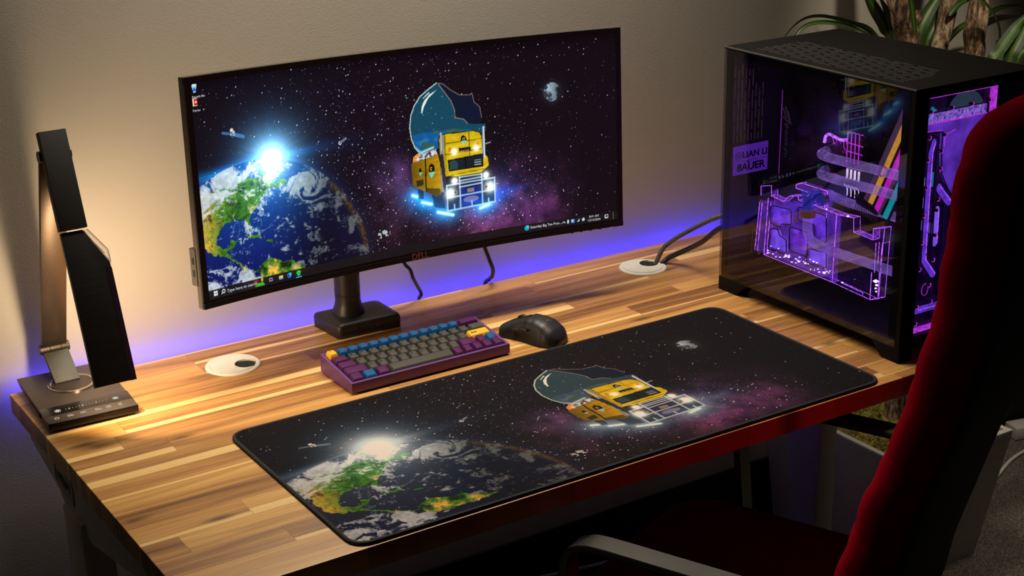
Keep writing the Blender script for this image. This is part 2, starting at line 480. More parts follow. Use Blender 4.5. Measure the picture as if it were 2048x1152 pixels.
M['grey'] = pbr('frame_grey_paint', (.55, .54, .51), .55)
M['greydark'] = pbr('embossed_plate', (.50, .49, .46), .6)
M['white'] = pbr('white_plastic', (.72, .70, .66), .45)
M['grommet'] = pbr('light_grey_plastic', (.62, .60, .56), .4)
M['hole'] = pbr('grommet_inside', (.10, .095, .085), .7)
M['holeblack'] = pbr('dark_void', (.004, .004, .004), .9)
M['alu'] = pbr('brushed_bronze_aluminium', (.115, .085, .066), .36, .8, noise=.25, scale=30, stretch=(60, 60, .8))
M['aludark'] = pbr('dark_bronze_aluminium', (.055, .045, .040), .4, .6, noise=.08)
M['lampbase'] = pbr('anodised_taupe_base', (.075, .062, .056), .42, .55, noise=.05)
M['lampgrey'] = pbr('satin_grey_link', (.060, .062, .058), .6, .3)
M['lamphead'] = pbr('dark_brushed_head', (.011, .010, .010), .45, .3, noise=.3, scale=20, stretch=(1, 40, 1))
M['lampred'] = pbr('dark_plum_edge', (.020, .008, .018), .35)
M['chrome'] = pbr('polished_ring', (.55, .50, .47), .15, 1)
M['steel'] = pbr('brushed_steel_arm', (.13, .125, .12), .38, 1, noise=.12, scale=14, stretch=(1, 1, 30))
M['icon'] = glow('panel_icon', (1, .9, .75), .75)
M['led'] = glow('warm_led_panel', (1, .72, .40), 3.0)
M['crystal'] = clear('clear_light_guide', (.93, .93, .92), 1.4, .02, emit=(1, .9, .75), estr=.02, noise_em=.4)
M['crystaledge'] = pbr('light_guide_edge', (.85, .82, .78), .2, .2)
M['purplecase'] = pbr('purple_anodised', (.150, .060, .240), .42, .4, noise=.03)
M['kblue'] = pbr('blue_keycap', (.006, .080, .225), .62, noise=.03, spec=.2)
M['kpurple'] = pbr('plum_keycap', (.066, .007, .070), .62, noise=.03, spec=.2)
M['kgrey'] = pbr('grey_keycap', (.060, .057, .050), .62, noise=.03, spec=.2)
M['kyellow'] = pbr('yellow_keycap', (.86, .40, .008), .5, noise=.02)
M['legend'] = pbr('pink_legend', (.12, .03, .16), .6)
M['legenddark'] = pbr('dark_legend', (.12, .06, .01), .6)
M['kplate'] = pbr('switch_plate', (.01, .01, .01), .6)
M['mouse'] = pbr('soft_touch_black', (.013, .013, .014), .46, bump=.03, bscale=2500)
M['mouselogo'] = pbr('faint_grey_logo', (.06, .06, .06), .4)
M['stitch'] = pbr('stitched_edge', (.008, .009, .012), .75, noise=.5, scale=900, bump=.8, bscale=900)
M['matbase'] = pbr('rubber_underside', (.008, .008, .008), .8)
M['red'] = fabric_mat('red_wool', (.11, .0, .003), (.55, .0, .022), sheen=.0)
M['shell'] = pbr('chair_shell', (.010, .008, .007), .75, bump=.3, bscale=500, stretch=(1, 1, 8))
M['braid'] = cable_mat('braided_sleeve', (.02, .02, .02), (.16, .15, .14), 420)
M['rubber'] = pbr('cable_rubber', (.012, .012, .012), .35)
M['bark'] = bark_mat(); M['leaf'] = leaf_mat(); M['moss'] = moss_mat()
M['planter'] = pbr('white_planter', (.62, .59, .56), .55)
M['soil'] = pbr('planter_liner', (.55, .53, .50), .6)
M['screen'] = art_screen_mat(); M['cloth'] = art_cloth_mat()
M['uitext'] = glow('display_text', (.8, .85, .9), .75)
M['strip'] = glow('blue_led_tape', (.055, .025, 1.0), 21.0, noise=.3, scale=30)
# computer
M['glass'] = clear('smoked_tempered_glass', (.66, .63, .70), .95, .010)
M['acrylic'] = clear('lit_acrylic', (.70, .62, .86), .9, .0, emit=(.30, .07, .85), estr=.22, noise_em=.8)
M['acrylicdim'] = clear('clear_acrylic', (.85, .82, .92), .7, .0, emit=(.22, .05, .7), estr=.015, noise_em=.8)
M['tubing'] = clear('coolant_tube', (.80, .78, .86), 1.6, .03, emit=(.40, .24, .80), estr=.27, noise_em=.5, nscale=40)
M['edge'] = glow('acrylic_bright_edge', (.50, .13, 1.0), 2.6, noise=.7, scale=160)
M['edgehot'] = glow('acrylic_hot_spot', (.78, .50, 1.0), 8, noise=.5, scale=200)
M['pink'] = glow('magenta_edge', (.62, .05, .78), 1.8, noise=.4, scale=120)
M['dimline'] = glow('dim_violet_line', (.34, .05, .55), .8, noise=.4)
M['pocket'] = glow('coolant_pocket', (.20, .06, .80), 1.5, noise=.45, scale=60)
M['pocketlight'] = glow('bright_coolant_pocket', (.27, .14, .95), 1.9, noise=.3, scale=70)
M['oring'] = pbr('black_gasket', (.006, .006, .008), .5)
M['pcb'] = pbr('dark_circuit_board', (.006, .005, .008), .6, noise=.6, scale=120)
M['pcbpart'] = pbr('dark_heatsink', (.010, .009, .012), .45)
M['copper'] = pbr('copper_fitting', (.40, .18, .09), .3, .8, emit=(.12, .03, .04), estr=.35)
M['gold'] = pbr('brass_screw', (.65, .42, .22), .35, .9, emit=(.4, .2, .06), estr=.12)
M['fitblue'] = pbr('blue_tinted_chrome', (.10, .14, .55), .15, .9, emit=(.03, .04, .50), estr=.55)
M['plate'] = pbr('brushed_name_plate', (.05, .03, .09), .5, .3, noise=.1, scale=20, stretch=(1, 1, 30), emit=(.17, .035, .62), estr=.75)  # emission stands in for violet case light falling on the plate
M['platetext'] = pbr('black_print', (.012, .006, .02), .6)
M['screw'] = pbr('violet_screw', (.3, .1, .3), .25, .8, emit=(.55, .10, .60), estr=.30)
M['rearsteel'] = pbr('rear_panel_steel', (.008, .006, .010), .5, emit=(.05, .008, .12), estr=.03)
M['dimtext'] = pbr('dim_print', (.10, .07, .09), .5, emit=(.12, .07, .10), estr=.28)
M['ramw'] = glow('white_lit_ram', (.82, .70, .95), 1.8, noise=.3)
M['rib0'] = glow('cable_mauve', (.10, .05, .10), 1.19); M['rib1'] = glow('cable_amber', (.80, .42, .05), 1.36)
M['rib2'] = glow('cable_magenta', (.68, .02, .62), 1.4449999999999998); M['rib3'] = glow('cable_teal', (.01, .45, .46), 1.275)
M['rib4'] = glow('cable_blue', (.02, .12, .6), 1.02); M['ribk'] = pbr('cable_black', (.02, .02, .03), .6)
M['fan'] = glow('fan_hub_glow', (.10, .24, .22), .55); M['ledred'] = glow('red_line', (.8, .01, .06), .8); M['ledgreen'] = glow('green_line', (.01, .6, .2), .7)

M['chamber'] = glow('coolant_chamber', (.13, .035, .52), 1.1, noise=.6, scale=45)

M['plateprint'] = pbr('plate_print', (.10, .10, .095), .6)

M['redshade'] = fabric_mat('red_wool_shaded', (.05, .0, .002), (.20, .0, .008))  # same red wool darkened, seat shade put into the colour
ART = {
'dome' : [(1.346,0.841),(1.293,0.812),(1.247,0.783),(1.213,0.742),(1.191,0.696),(1.181,0.635),(1.188,0.578),(1.205,0.534),(1.224,0.51),(1.247,0.493),(1.325,0.507),(1.398,0.522),(1.619,0.566),(1.619,0.606),(1.564,0.607),(1.516,0.618),(1.493,0.642),(1.445,0.655),(1.443,0.694),(1.425,0.741),(1.395,0.783),(1.358,0.832)] ,
'domeback' : [(1.354,0.84),(1.382,0.833),(1.42,0.801),(1.475,0.767),(1.535,0.761),(1.547,0.77),(1.557,0.723),(1.588,0.695),(1.598,0.64),(1.593,0.612),(1.564,0.607),(1.516,0.618),(1.493,0.642),(1.445,0.655),(1.443,0.694),(1.425,0.741),(1.395,0.783)] ,
'earthin' : [(1.197,0.594),(1.266,0.612),(1.402,0.607),(1.515,0.586),(1.579,0.571),(1.576,0.514),(1.341,0.515),(1.325,0.507),(1.247,0.493),(1.224,0.51),(1.205,0.534),(1.197,0.563)] ,
'hl1' : [(1.344,0.806),(1.3,0.787),(1.27,0.759),(1.255,0.73),(1.251,0.702),(1.256,0.698),(1.269,0.732),(1.295,0.77)] ,
'hl2' : [(1.3,0.801),(1.265,0.774),(1.263,0.769),(1.303,0.796)] ,
'cab' : [(1.343,0.558),(1.356,0.577),(1.377,0.58),(1.547,0.577),(1.583,0.563),(1.594,0.541),(1.597,0.461),(1.626,0.432),(1.632,0.384),(1.577,0.351),(1.438,0.352),(1.362,0.367),(1.348,0.422)] ,
'body' : [(1.18,0.453),(1.262,0.469),(1.335,0.484),(1.348,0.422),(1.346,0.272),(1.316,0.265),(1.261,0.299),(1.221,0.319),(1.182,0.346)] ,
'stackl' : [(1.351,0.588),(1.363,0.59),(1.371,0.554),(1.363,0.284),(1.347,0.286),(1.353,0.556)] ,
'stackr' : [(1.598,0.59),(1.612,0.592),(1.605,0.424),(1.592,0.425)] ,
'wind' : [(1.394,0.441),(1.594,0.45),(1.595,0.389),(1.398,0.388)] ,
'visor' : [(1.459,0.499),(1.527,0.496),(1.527,0.477),(1.459,0.48)] ,
'grille' : [(1.452,0.347),(1.589,0.347),(1.585,0.193),(1.451,0.191)] ,
'under' : [(1.374,0.361),(1.438,0.349),(1.447,0.191),(1.381,0.187),(1.365,0.269)] ,
'underr' : [(1.585,0.346),(1.632,0.377),(1.654,0.315),(1.657,0.197),(1.579,0.194)] ,
'lights' : [(1.43,0.482),(1.56,0.486),(1.425,0.332),(1.61,0.338),(1.398,0.271),(1.632,0.274)] ,
'bars' : [[(1.379,0.314),(1.66,0.318)],[(1.66,0.318),(1.659,0.19)],[(1.659,0.19),(1.379,0.181)],[(1.379,0.181),(1.379,0.314)],[(1.455,0.35),(1.455,0.183)],[(1.585,0.35),(1.585,0.186)],[(1.452,0.347),(1.585,0.346)],[(1.454,0.328),(1.585,0.332)],[(1.452,0.296),(1.585,0.301)],[(1.378,0.249),(1.66,0.256)],[(1.522,0.213),(1.522,0.184)],[(1.419,0.21),(1.419,0.182)],[(1.621,0.214),(1.621,0.189)]] ,
'trash1' : [(1.189,0.458),(1.194,0.487),(1.224,0.503),(1.239,0.492),(1.229,0.463)] ,
'trash2' : [(1.209,0.463),(1.219,0.486),(1.284,0.495),(1.321,0.508),(1.335,0.484),(1.262,0.469)] ,
'trash3' : [(1.275,0.496),(1.292,0.504),(1.299,0.489),(1.283,0.484)] ,
'cap' : [(1.47,0.533),(1.474,0.555),(1.489,0.561),(1.503,0.548),(1.506,0.531)] ,
'beard' : [(1.472,0.533),(1.506,0.531),(1.488,0.51)] ,
'face' : [(1.482,0.549),(1.497,0.548),(1.496,0.536),(1.481,0.537)] ,
'cap2' : [(1.277,0.4),(1.282,0.431),(1.298,0.442),(1.312,0.427),(1.314,0.395)] ,
'beard2' : [(1.278,0.395),(1.315,0.397),(1.293,0.364)] ,
'face2' : [(1.288,0.421),(1.299,0.422),(1.298,0.406),(1.287,0.406)] ,
'cap3' : [(1.22,0.406),(1.225,0.424),(1.233,0.425),(1.24,0.405)] ,
'beard3' : [(1.22,0.404),(1.241,0.404),(1.229,0.383)] ,
'wheel1' : [(1.209,0.321),(1.241,0.316),(1.242,0.266),(1.214,0.27)] ,
'wheel2' : [(1.288,0.287),(1.361,0.284),(1.365,0.196),(1.301,0.214)] ,
'thr' : [[(1.179,0.293),(1.203,0.283)],[(1.233,0.249),(1.285,0.232)],[(1.32,0.185),(1.408,0.157)],[(1.569,0.169),(1.623,0.18)]] ,
'side' : [(1.262,0.469),(1.258,0.299)] ,
'hatch' : [(1.203,0.364),(1.244,0.366),(1.244,0.337),(1.206,0.332)] ,
'skirt' : [(1.262,0.32),(1.338,0.305),(1.346,0.272),(1.316,0.265),(1.261,0.299)] ,
'mirror' : [(1.629,0.457),(1.641,0.463),(1.647,0.404),(1.633,0.4)] ,
'beam' : [(1.66,0.234),(1.903,0.234)] ,
'sideyel' : [(1.363,0.384),(1.391,0.384),(1.394,0.362),(1.37,0.362)] ,
'moon' : [(2.011,0.727),(1.961,0.732),(2.009,0.677)] ,
'neb' : [(1.068,0.415),(1.534,0.086),(1.713,0.085),(1.923,0.082),(1.384,0.056),(1.695,0.38)] ,
'limb' : [(-0.005,0.519),(0.056,0.547),(0.127,0.575),(0.209,0.598),(0.295,0.605),(0.401,0.595),(0.502,0.572),(0.586,0.533),(0.669,0.478),(0.747,0.412),(0.809,0.344),(0.859,0.267),(0.898,0.177),(0.912,0.099),(0.923,0.04)] ,
'sun' : [(0.407,0.603),(0.653,0.618),(-0.004,0.58),(0.795,0.607)] ,
'land' : [(-0.005,0.494),(0.072,0.499),(0.15,0.535),(0.209,0.548),(0.287,0.523),(0.315,0.53),(0.342,0.535),(0.403,0.497),(0.423,0.475),(0.383,0.458),(0.343,0.432),(0.319,0.404),(0.284,0.373),(0.258,0.354),(0.253,0.337),(0.263,0.297),(0.245,0.301),(0.237,0.333),(0.195,0.341),(0.141,0.339),(0.108,0.332),(0.09,0.308),(0.073,0.277),(0.072,0.242),(0.094,0.223),(0.127,0.222),(0.15,0.25),(0.184,0.249),(0.172,0.228),(0.146,0.21),(0.112,0.202),(0.117,0.186),(0.168,0.158),(0.189,0.13),(0.224,0.102),(0.25,0.088),(0.284,0.087),(0.283,0.078),(0.223,0.088),(0.184,0.114),(0.161,0.148),(0.116,0.175),(0.058,0.202),(0.014,0.228),(-0.002,0.263),(-0.001,0.372),(-0.004,0.463)] ,
'sam' : [(0.284,0.087),(0.307,0.112),(0.349,0.127),(0.382,0.114),(0.429,0.096),(0.471,0.102),(0.503,0.072),(0.536,0.047),(0.583,0.031),(0.492,0.019),(0.312,0.021),(0.302,0.059)] ,
'cuba' : [(0.212,0.261),(0.253,0.264),(0.292,0.248),(0.317,0.228),(0.291,0.234),(0.238,0.253)] ,
'hisp' : [(0.33,0.22),(0.364,0.219),(0.39,0.205),(0.356,0.203)] ,
'baha' : [(0.274,0.278),(0.286,0.29),(0.301,0.27),(0.307,0.263),(0.287,0.264)] ,
'lakes' : [(0.207,0.47),(0.23,0.489),(0.257,0.491),(0.24,0.483),(0.222,0.463)] ,
'newf' : [(0.412,0.477),(0.43,0.493),(0.479,0.492),(0.455,0.465),(0.421,0.456)] ,
'cl' : [(0.583,0.429),(0.157,0.506),(0.27,0.455),(0.109,0.556),(0.486,0.446),(0.348,0.483),(0.645,0.318),(0.817,0.22),(0.34,0.396),(0.267,0.311),(0.13,0.443),(0.616,0.5),(0.769,0.341),(0.125,0.126),(0.206,0.203),(0.88,0.048),(0.434,0.152),(0.052,0.072),(0.234,0.062)] ,
'sats' : [(0.15,0.754),(0.202,0.742),(0.258,0.722),(0.198,0.761),(0.784,0.615),(0.816,0.632)] ,
'icons' : [(0.021,0.977),(0.019,0.91)] ,
'iss' : [(0.984,0.123),(1.02,0.127)] ,
}
# ------------------------------------------------------------------ the space artwork (printed on the mat, shown on the display)
def vnoise(x, y, seed):
    xi = np.floor(x).astype(np.int64); yi = np.floor(y).astype(np.int64)
    fx = x - xi; fy = y - yi
    fx = fx * fx * (3 - 2 * fx); fy = fy * fy * (3 - 2 * fy)
    def h(a, b):
        n = (a * 374761393 + b * 668265263 + seed * 974711) & 0xffffffff
        n = ((n ^ (n >> 13)) * 1274126177) & 0xffffffff
        return ((n ^ (n >> 16)) & 0xffff) / 65535.0
    return (h(xi, yi) * (1 - fx) + h(xi + 1, yi) * fx) * (1 - fy) + (h(xi, yi + 1) * (1 - fx) + h(xi + 1, yi + 1) * fx) * fy

def fbm(x, y, seed, oct=5, gain=.55):
    s = np.zeros_like(x); a = 1.0; t = 0
    for o in range(oct):
        s += a * vnoise(x * 2 ** o + o * 17.3, y * 2 ** o - o * 9.1, seed + o); t += a; a *= gain
    return s / t

def sstep(a, b, x):
    t = np.clip((x - a) / (b - a), 0, 1)
    return t * t * (3 - 2 * t)

def inside(X, Y, poly):
    res = np.zeros(X.shape, bool)
    P = np.array(poly)
    bb = (X >= P[:, 0].min()) & (X <= P[:, 0].max()) & (Y >= P[:, 1].min()) & (Y <= P[:, 1].max())
    x = X[bb]; y = Y[bb]; r = np.zeros(x.shape, bool)
    n = len(poly)
    for i in range(n):
        x0, y0 = poly[i - 1]; x1, y1 = poly[i]
        if y0 == y1: continue
        c = ((y0 > y) != (y1 > y)) & (x < (x1 - x0) * (y - y0) / (y1 - y0) + x0)
        r ^= c
    res[bb] = r
    return res

def segd(X, Y, a, b):
    ax, ay = a; bx, by = b
    dx, dy = bx - ax, by - ay
    t = np.clip(((X - ax) * dx + (Y - ay) * dy) / (dx * dx + dy * dy + 1e-12), 0, 1)
    return np.hypot(X - ax - t * dx, Y - ay - t * dy)

def paint(X, Y, shift=0):
    """sRGB colours of the artwork at canvas points; the canvas is 2.39 wide and 1 high"""
    C = np.zeros(X.shape + (3,)) + np.array((.045, .028, .05))
    def mixc(mask, c):
        k = np.asarray(mask, float)[..., None]
        C[:] = C * (1 - k) + np.asarray(c) * k
    def add(mask, c):
        C[:] = C + np.asarray(mask)[..., None] * np.asarray(c)
    # nebula
    n = fbm(X * 5, Y * 5, 3); n2 = fbm(X * 14, Y * 14, 9)
    band = np.exp(-((Y - .10 - .22 * n) / .2) ** 2) * sstep(.75, 1.1, X) * (1 - sstep(1.9, 2.25, X))
    add(band * (n2 * .9 + .1) ** 1.5 * .72, (.40, .19, .30))
    for (cx, cy), s, c in ((ART['neb'][0], .10, (.34, .24, .46)), (ART['neb'][1], .15, (.30, .14, .26)), (ART['neb'][3], .16, (.22, .10, .26)), (ART['neb'][2], .17, (.26, .12, .26))):
        add(np.exp(-(((X - cx) / s) ** 2 + ((Y - cy) / (s * .8)) ** 2)) * n2 * 1.15, c)
    add(np.exp(-(((X - 1.0) / .55) ** 2 + ((Y - .75) / .35) ** 2)) * n2 * .10, (.25, .18, .5))
    # stars
    rg = np.random.default_rng(11)
    H, Wd = X.shape
    k = int(H * Wd / 400 / 956 * 5200)
    dens = .35 + 1.2 * np.exp(-(((X - 1.0) / .6) ** 2)) + 1.6 * band
    iy = rg.integers(1, H - 1, k * 3); ix = rg.integers(1, Wd - 1, k * 3)
    keep = rg.random(k * 3) * 2.2 < dens[iy, ix]
    iy, ix = iy[keep][:k], ix[keep][:k]
    b = rg.random(len(iy)) ** 4.2 * .85 + .12
    tint = np.stack([.80 + .2 * rg.random(len(iy)), .80 + .15 * rg.random(len(iy)), np.ones(len(iy))], 1)
    S = np.zeros_like(C)
    S[iy, ix] = np.maximum(S[iy, ix], b[:, None] * tint)
    big = b > .80
    for dy, dx in ((0, 1), (1, 0), (1, 1)):
        S[iy[big] + dy - 0, np.minimum(ix[big] + dx, Wd - 1)] = np.maximum(S[iy[big] + dy, np.minimum(ix[big] + dx, Wd - 1)], (b[big] * .75)[:, None] * tint[big])
    C += S
    # burst of sunlight behind the limb
    sx, sy = .40, .60
    ang = np.arctan2(Y - sy, X - sx); rr = np.hypot(X - sx, (Y - sy) * 1.05)
    ray = .35 + .65 * fbm(ang * 14, rr * .8, 21, 4, .7)
    ray2 = fbm(ang * 60, rr * .3, 33, 3, .8)
    cx, cy, er = .30, -.021, .626
    ed = np.hypot(X - cx, Y - cy)
    out = ed > er
    gl = np.exp(-(rr / .12) ** 1.3) * 1.35
    add(gl * out * 1.0, (.55, .85, .95)); add(np.exp(-rr / .13) * ray * out * 1.15, (.01, .30, .62))
    horiz = np.exp(-((Y - (sy - .08 * np.abs(X - sx) ** 1.0 * (X < sx) * 1.0 + .035 * (X - sx) * (X > sx))) / (.012 + .10 * np.abs(X - sx) * .55)) ** 2)
    add(horiz * np.exp(-np.abs(X - sx) / .19) * (.35 + .9 * ray2) * out, (.03, .34, .70))
    add(np.exp(-(ed - er) / .022) * out * (1 - sstep(.25, .95, X)) * .55, (.05, .36, .75))
    add(np.exp(-(ed - er) / .035) * out * sstep(.45, .9, X) * .35, (.04, .12, .30))
    # earth
    E = ~out
    shade = np.clip(1.0 - 1.1 * sstep(.42, .98, X + .25 * (1 - Y)) + .12, .14, 1)
    oc = np.zeros_like(C)
    t = sstep(.0, .62, Y + .12 * n)[..., None]
    oc[:] = np.array((.015, .055, .33)) * (1 - t) + np.array((.03, .22, .52)) * t
    oc *= (shade ** .8)[..., None]
    oc += (sstep(.5, .95, X)[..., None]) * np.array((.05, .03, .09))
    g = E
    C[g] = oc[g]
    lx = X + (fbm(X * 40, Y * 40, 5, 4) - .5) * .028; ly = Y + (fbm(X * 40 + 50, Y * 40, 6, 4) - .5) * .028
    land = np.zeros(X.shape, bool)
    for kk in ('land', 'sam', 'cuba', 'hisp', 'newf'): land |= inside(lx, ly, ART[kk])
    land &= E
    ln = fbm(X * 26, Y * 26, 41, 5, .62); lf = fbm(X * 90, Y * 90, 43, 4, .65)
    green = np.stack([.05 + .20 * lf, .18 + .27 * lf, .03 + .07 * lf], -1)
    yel = np.stack([.55 + .35 * lf, .42 + .26 * lf, .12 + .16 * lf], -1)
    dry = sstep(.17, .0, X + .30 * (ln - .5) + .02) * .85 + sstep(.16, .05, Y) * .55 * sstep(.45, .65, ln)
    dry = np.clip(dry + .45 * sstep(.60, .74, ln), 0, 1)[..., None]
    lc = green * (1 - dry) + yel * dry
    lc *= (.45 + .9 * sstep(.25, .5, ln))[..., None]
    C[land] = lc[land]
    mixc(inside(lx, ly, ART['lakes']) & E, (.04, .10, .16)); mixc(inside(lx, ly, ART['baha']) * .85, (.10, .55, .62))
    # dry land glowing along the far right limb
    rim = np.exp(-((ed - er + .018) / .016) ** 2) * E * sstep(.66, .74, X) * (1 - sstep(.90, .93, X)) * (.35 + .65 * sstep(.30, .6, fbm(X * 90, Y * 90, 8, 4)))
    mixc(np.clip(rim, 0, 1) * .8, (.40, .27, .07))
    # cloud
    wx = fbm(X * 9, Y * 9, 51, 4) - .5; wy = fbm(X * 9 + 31, Y * 9, 52, 4) - .5
    sw = 0
    a = ART['cl'][0]; dr = np.hypot(X - a[0], Y - a[1]); th = 4.0 * np.exp(-(dr / .06) ** 2)
    xr = a[0] + (X - a[0]) * np.cos(th) - (Y - a[1]) * np.sin(th); yr = a[1] + (X - a[0]) * np.sin(th) + (Y - a[1]) * np.cos(th)
    cl = fbm(xr * 17 + wx * 3.2, yr * 24 + wy * 3.2, 61, 6, .66)
    pop = fbm(X * 48 + wx * 2, Y * 70, 67, 4, .6)
    bias = .0 * X
    for i, (px, py) in enumerate(ART['cl']):
        s = (.085, .05, .05, .10, .055, .055, .03, .05, .03, .035, .035, .07, .05, .05, .035, .05, .03, .06, .08)[i]
        bias = bias + np.exp(-(((X - px) / s) ** 2 + ((Y - py) / (s * .8)) ** 2)) * (.22 if i in (1, 3, 11, 17, 18) else .17)
    bias += .20 * np.exp(-((ed - er + .05) / .05) ** 2) * (1 - sstep(.55, .8, X)) + .14 * sstep(.10, .02, Y) * (1 - sstep(.25, .32, X)) - .02
    cm = np.maximum(sstep(.60, .76, cl + bias), .9 * sstep(.62, .74, pop + bias * .35 + .03 * sstep(.35, .05, Y)) * sstep(.44, .56, cl + bias * .6)) * E
    cbr = (.62 + .38 * fbm(X * 60, Y * 60, 71, 4)) * (shade * .62 + .38)
    k = (cm * .95)[..., None]
    C[:] = C * (1 - k) + np.stack([cbr * .93, cbr * .97, cbr], -1) * k
    # glare over the limb
    add(np.exp(-np.hypot(X - sx, (Y - sy + .03) * 1.0) / .075) * E * 1.15, (.85, .95, 1)); add(np.exp(-rr / .17) * E * .42, (.10, .55, .75))
    add(np.exp(-(np.hypot(X - sx, (Y - sy + .008) * 1.1) / .052) ** 1.25) * 1.15, (.95, 1, 1))
    streak = np.exp(-((Y - sy + .012 + .055 * (sx - X)) / (.006 + .05 * np.abs(sx - X))) ** 2) * (X < sx) * out * (.35 + .65 * ray2)
    add(streak * .75, (.03, .42, .62))
    # satellites and moon
    st = ART['sats']
    mixc(segd(X, Y, st[0], st[1]) < .006, (.22, .42, .62)); mixc(segd(X, Y, st[1], st[2]) < .0085, (.26, .50, .74))
    mixc((np.hypot(X - st[1][0], Y - st[1][1] - .004) < .014) & (fbm(X * 120, Y * 120, 4, 2) > .42), (.82, .80, .76)); mixc(np.hypot(X - st[3][0], Y - st[3][1]) < .0085, (.86, .86, .86))
    mixc(np.hypot(X - st[4][0], Y - st[4][1]) < .009, (.9, .9, .92)); mixc(segd(X, Y, st[4], st[5]) < .006, (.42, .44, .52))
    iss = ART['iss']; mixc((segd(X, Y, iss[0], iss[1]) < .018) & (fbm(X * 70, Y * 70, 14, 2) > .55), (.7, .72, .72))
    mx_, my_ = ART['moon'][0]; mr = .049
    md = np.hypot(X - mx_, Y - my_); mn = fbm(X * 38, Y * 38, 81, 4)
    add(np.exp(-np.maximum(md - mr, 0) / .02) * (md > mr) * .16, (.4, .5, .65))
    ms = np.clip(.95 - (X - mx_ + .02) * 7.5, .16, 1)
    k = ((md < mr) * 1.0)[..., None]
    mv = ms * (.24 + .62 * sstep(.38, .58, mn))
    C[:] = C * (1 - k) + np.stack([mv * .78, mv * .9, mv * 1.0], -1) * k
    # ---- the yellow truck under a broken glass dome
    for (a, b2) in ART['thr']:
        c = ((a[0] + b2[0]) / 2, (a[1] + b2[1]) / 2)
        add(np.exp(-(np.hypot((X - c[0]) / .075, (Y - c[1]) / .05)) ** 1.6) * .85, (.02, .40, .68))
    bm_ = ART['beam']; tt = np.clip((X - bm_[0][0]) / (bm_[1][0] - bm_[0][0]), 0, 1)
    add(np.exp(-((Y - .228 - .03 * tt) / (.035 * (1 - tt) + .007)) ** 2) * (X > 1.62) * (1 - tt) ** 1.1 * .8, (.02, .22, .68))
    add(np.exp(-np.hypot((X - 1.70) / .10, (Y - .28) / .08)) * .55, (.03, .12, .42))
    mixc(inside(X, Y, ART['dome']) * .93, (.055, .29, .38)); mixc(inside(X, Y, ART['domeback']) * .95, (.03, .09, .18))
    ein = inside(X, Y, ART['earthin']); e2 = fbm(X * 22, Y * 40, 91, 5)
    mixc(ein, (.04, .34, .60)); mixc(ein * sstep(.50, .64, e2) * .8, (.25, .36, .20)); mixc(ein * sstep(.52, .70, fbm(X * 30, Y * 50, 95, 4)) * .6, (.20, .52, .70)); mixc(ein * sstep(.590, .612, Y) * .6, (.03, .15, .32)); mixc(np.exp(-(segd(X, Y, (1.235, .502), (1.31, .520)) / .006) ** 2) * .9, (.80, .94, .96)); mixc(np.exp(-(segd(X, Y, (1.205, .535), (1.245, .500)) / .005) ** 2) * .8, (.45, .85, .92))
    C += S * ((inside(X, Y, ART['dome']) & ~ein)[..., None]) * .5
    d = ART['dome']
    for i in range(0, 10): mixc(segd(X, Y, d[i], d[i + 1]) < .0027, (.72, .80, .76))
    for i in range(16, 22): mixc((segd(X, Y, d[i - 1], d[i % len(d)]) < .0019), (.55, .50, .46))
    db = ART['domeback']
    for i in range(1, 9): mixc(segd(X, Y, db[i - 1], db[i]) < .0018, (.48, .42, .40))
    mixc(inside(X, Y, ART['hl1']), (.88, .93, .90)); mixc(inside(X, Y, ART['hl2']), (.85, .92, .90))
    for i in (4, 5, 6): mixc((np.abs(Y - (ART['earthin'][i - 3][1])) < .0) , (.1, .2, .3))
    tn = fbm(X * 110, Y * 110, 101, 2)
    mixc(inside(X, Y, ART['trash1']), (.88, .52, .18)); mixc(inside(X, Y, ART['trash1']) & (tn > .55), (.95, .72, .42))
    mixc(inside(X, Y, ART['trash2']), (.42, .46, .52)); mixc(inside(X, Y, ART['trash2']) & (tn > .52), (.85, .86, .88)); mixc(inside(X, Y, ART['trash2']) & (tn < .38), (.16, .26, .42)); mixc(inside(X, Y, ART['trash3']), (.5, .12, .14))
    for kk in ('wheel1', 'wheel2'): mixc(inside(X, Y, ART[kk]) * .8, (.04, .10, .22))
    wear = .82 + .3 * fbm(X * 30, Y * 90, 111, 4)
    bd = inside(X, Y, ART['body']); mixc(bd, (.62, .47, .03)); C[bd] *= (wear[bd] * (.72 + .5 * (X[bd] - 1.18) / .17))[:, None]
    mixc(inside(X, Y, ART['skirt']) * .7, (.16, .14, .07)); mixc(inside(X, Y, ART['hatch']), (.20, .16, .06)); mixc(bd & (segd(X, Y, *ART['side']) < .004), (.12, .10, .03))
    mixc(inside(X, Y, ART['under']) * .95, (.06, .07, .11)); mixc(inside(X, Y, ART['underr']) * .95, (.07, .09, .16))
    cb = inside(X, Y, ART['cab']); mixc(cb, (.83, .70, .05)); C[cb] *= wear[cb][:, None]
    left = cb & (X < 1.385); C[left] *= .86
    for a, b2 in (((1.385, .53), (1.595, .531)), ((1.375, .475), (1.60, .478)), ((1.52, .452), (1.52, .575)), ((1.41, .365), (1.60, .372)), ((1.378, .58), (1.376, .45))):
        mixc(cb & (segd(X, Y, a, b2) < .0020), (.38, .30, .03))
    p = ART['cab']
    for i in range(len(p)): mixc(segd(X, Y, p[i - 1], p[i]) < .0028, (.13, .11, .05))
    mixc(inside(X, Y, ART['sideyel']), (.75, .60, .06))
    for kk in ('stackl', 'stackr'): mixc(inside(X, Y, ART[kk]), (.50, .53, .60))
    mixc(segd(X, Y, (1.606, .59), (1.606, .43)) < .004, (.82, .84, .88)); mixc(segd(X, Y, (1.357, .588), (1.358, .5)) < .003, (.75, .77, .82))
    mixc(segd(X, Y, (1.357, .47), (1.37, .29)) < .010, (.13, .14, .18))
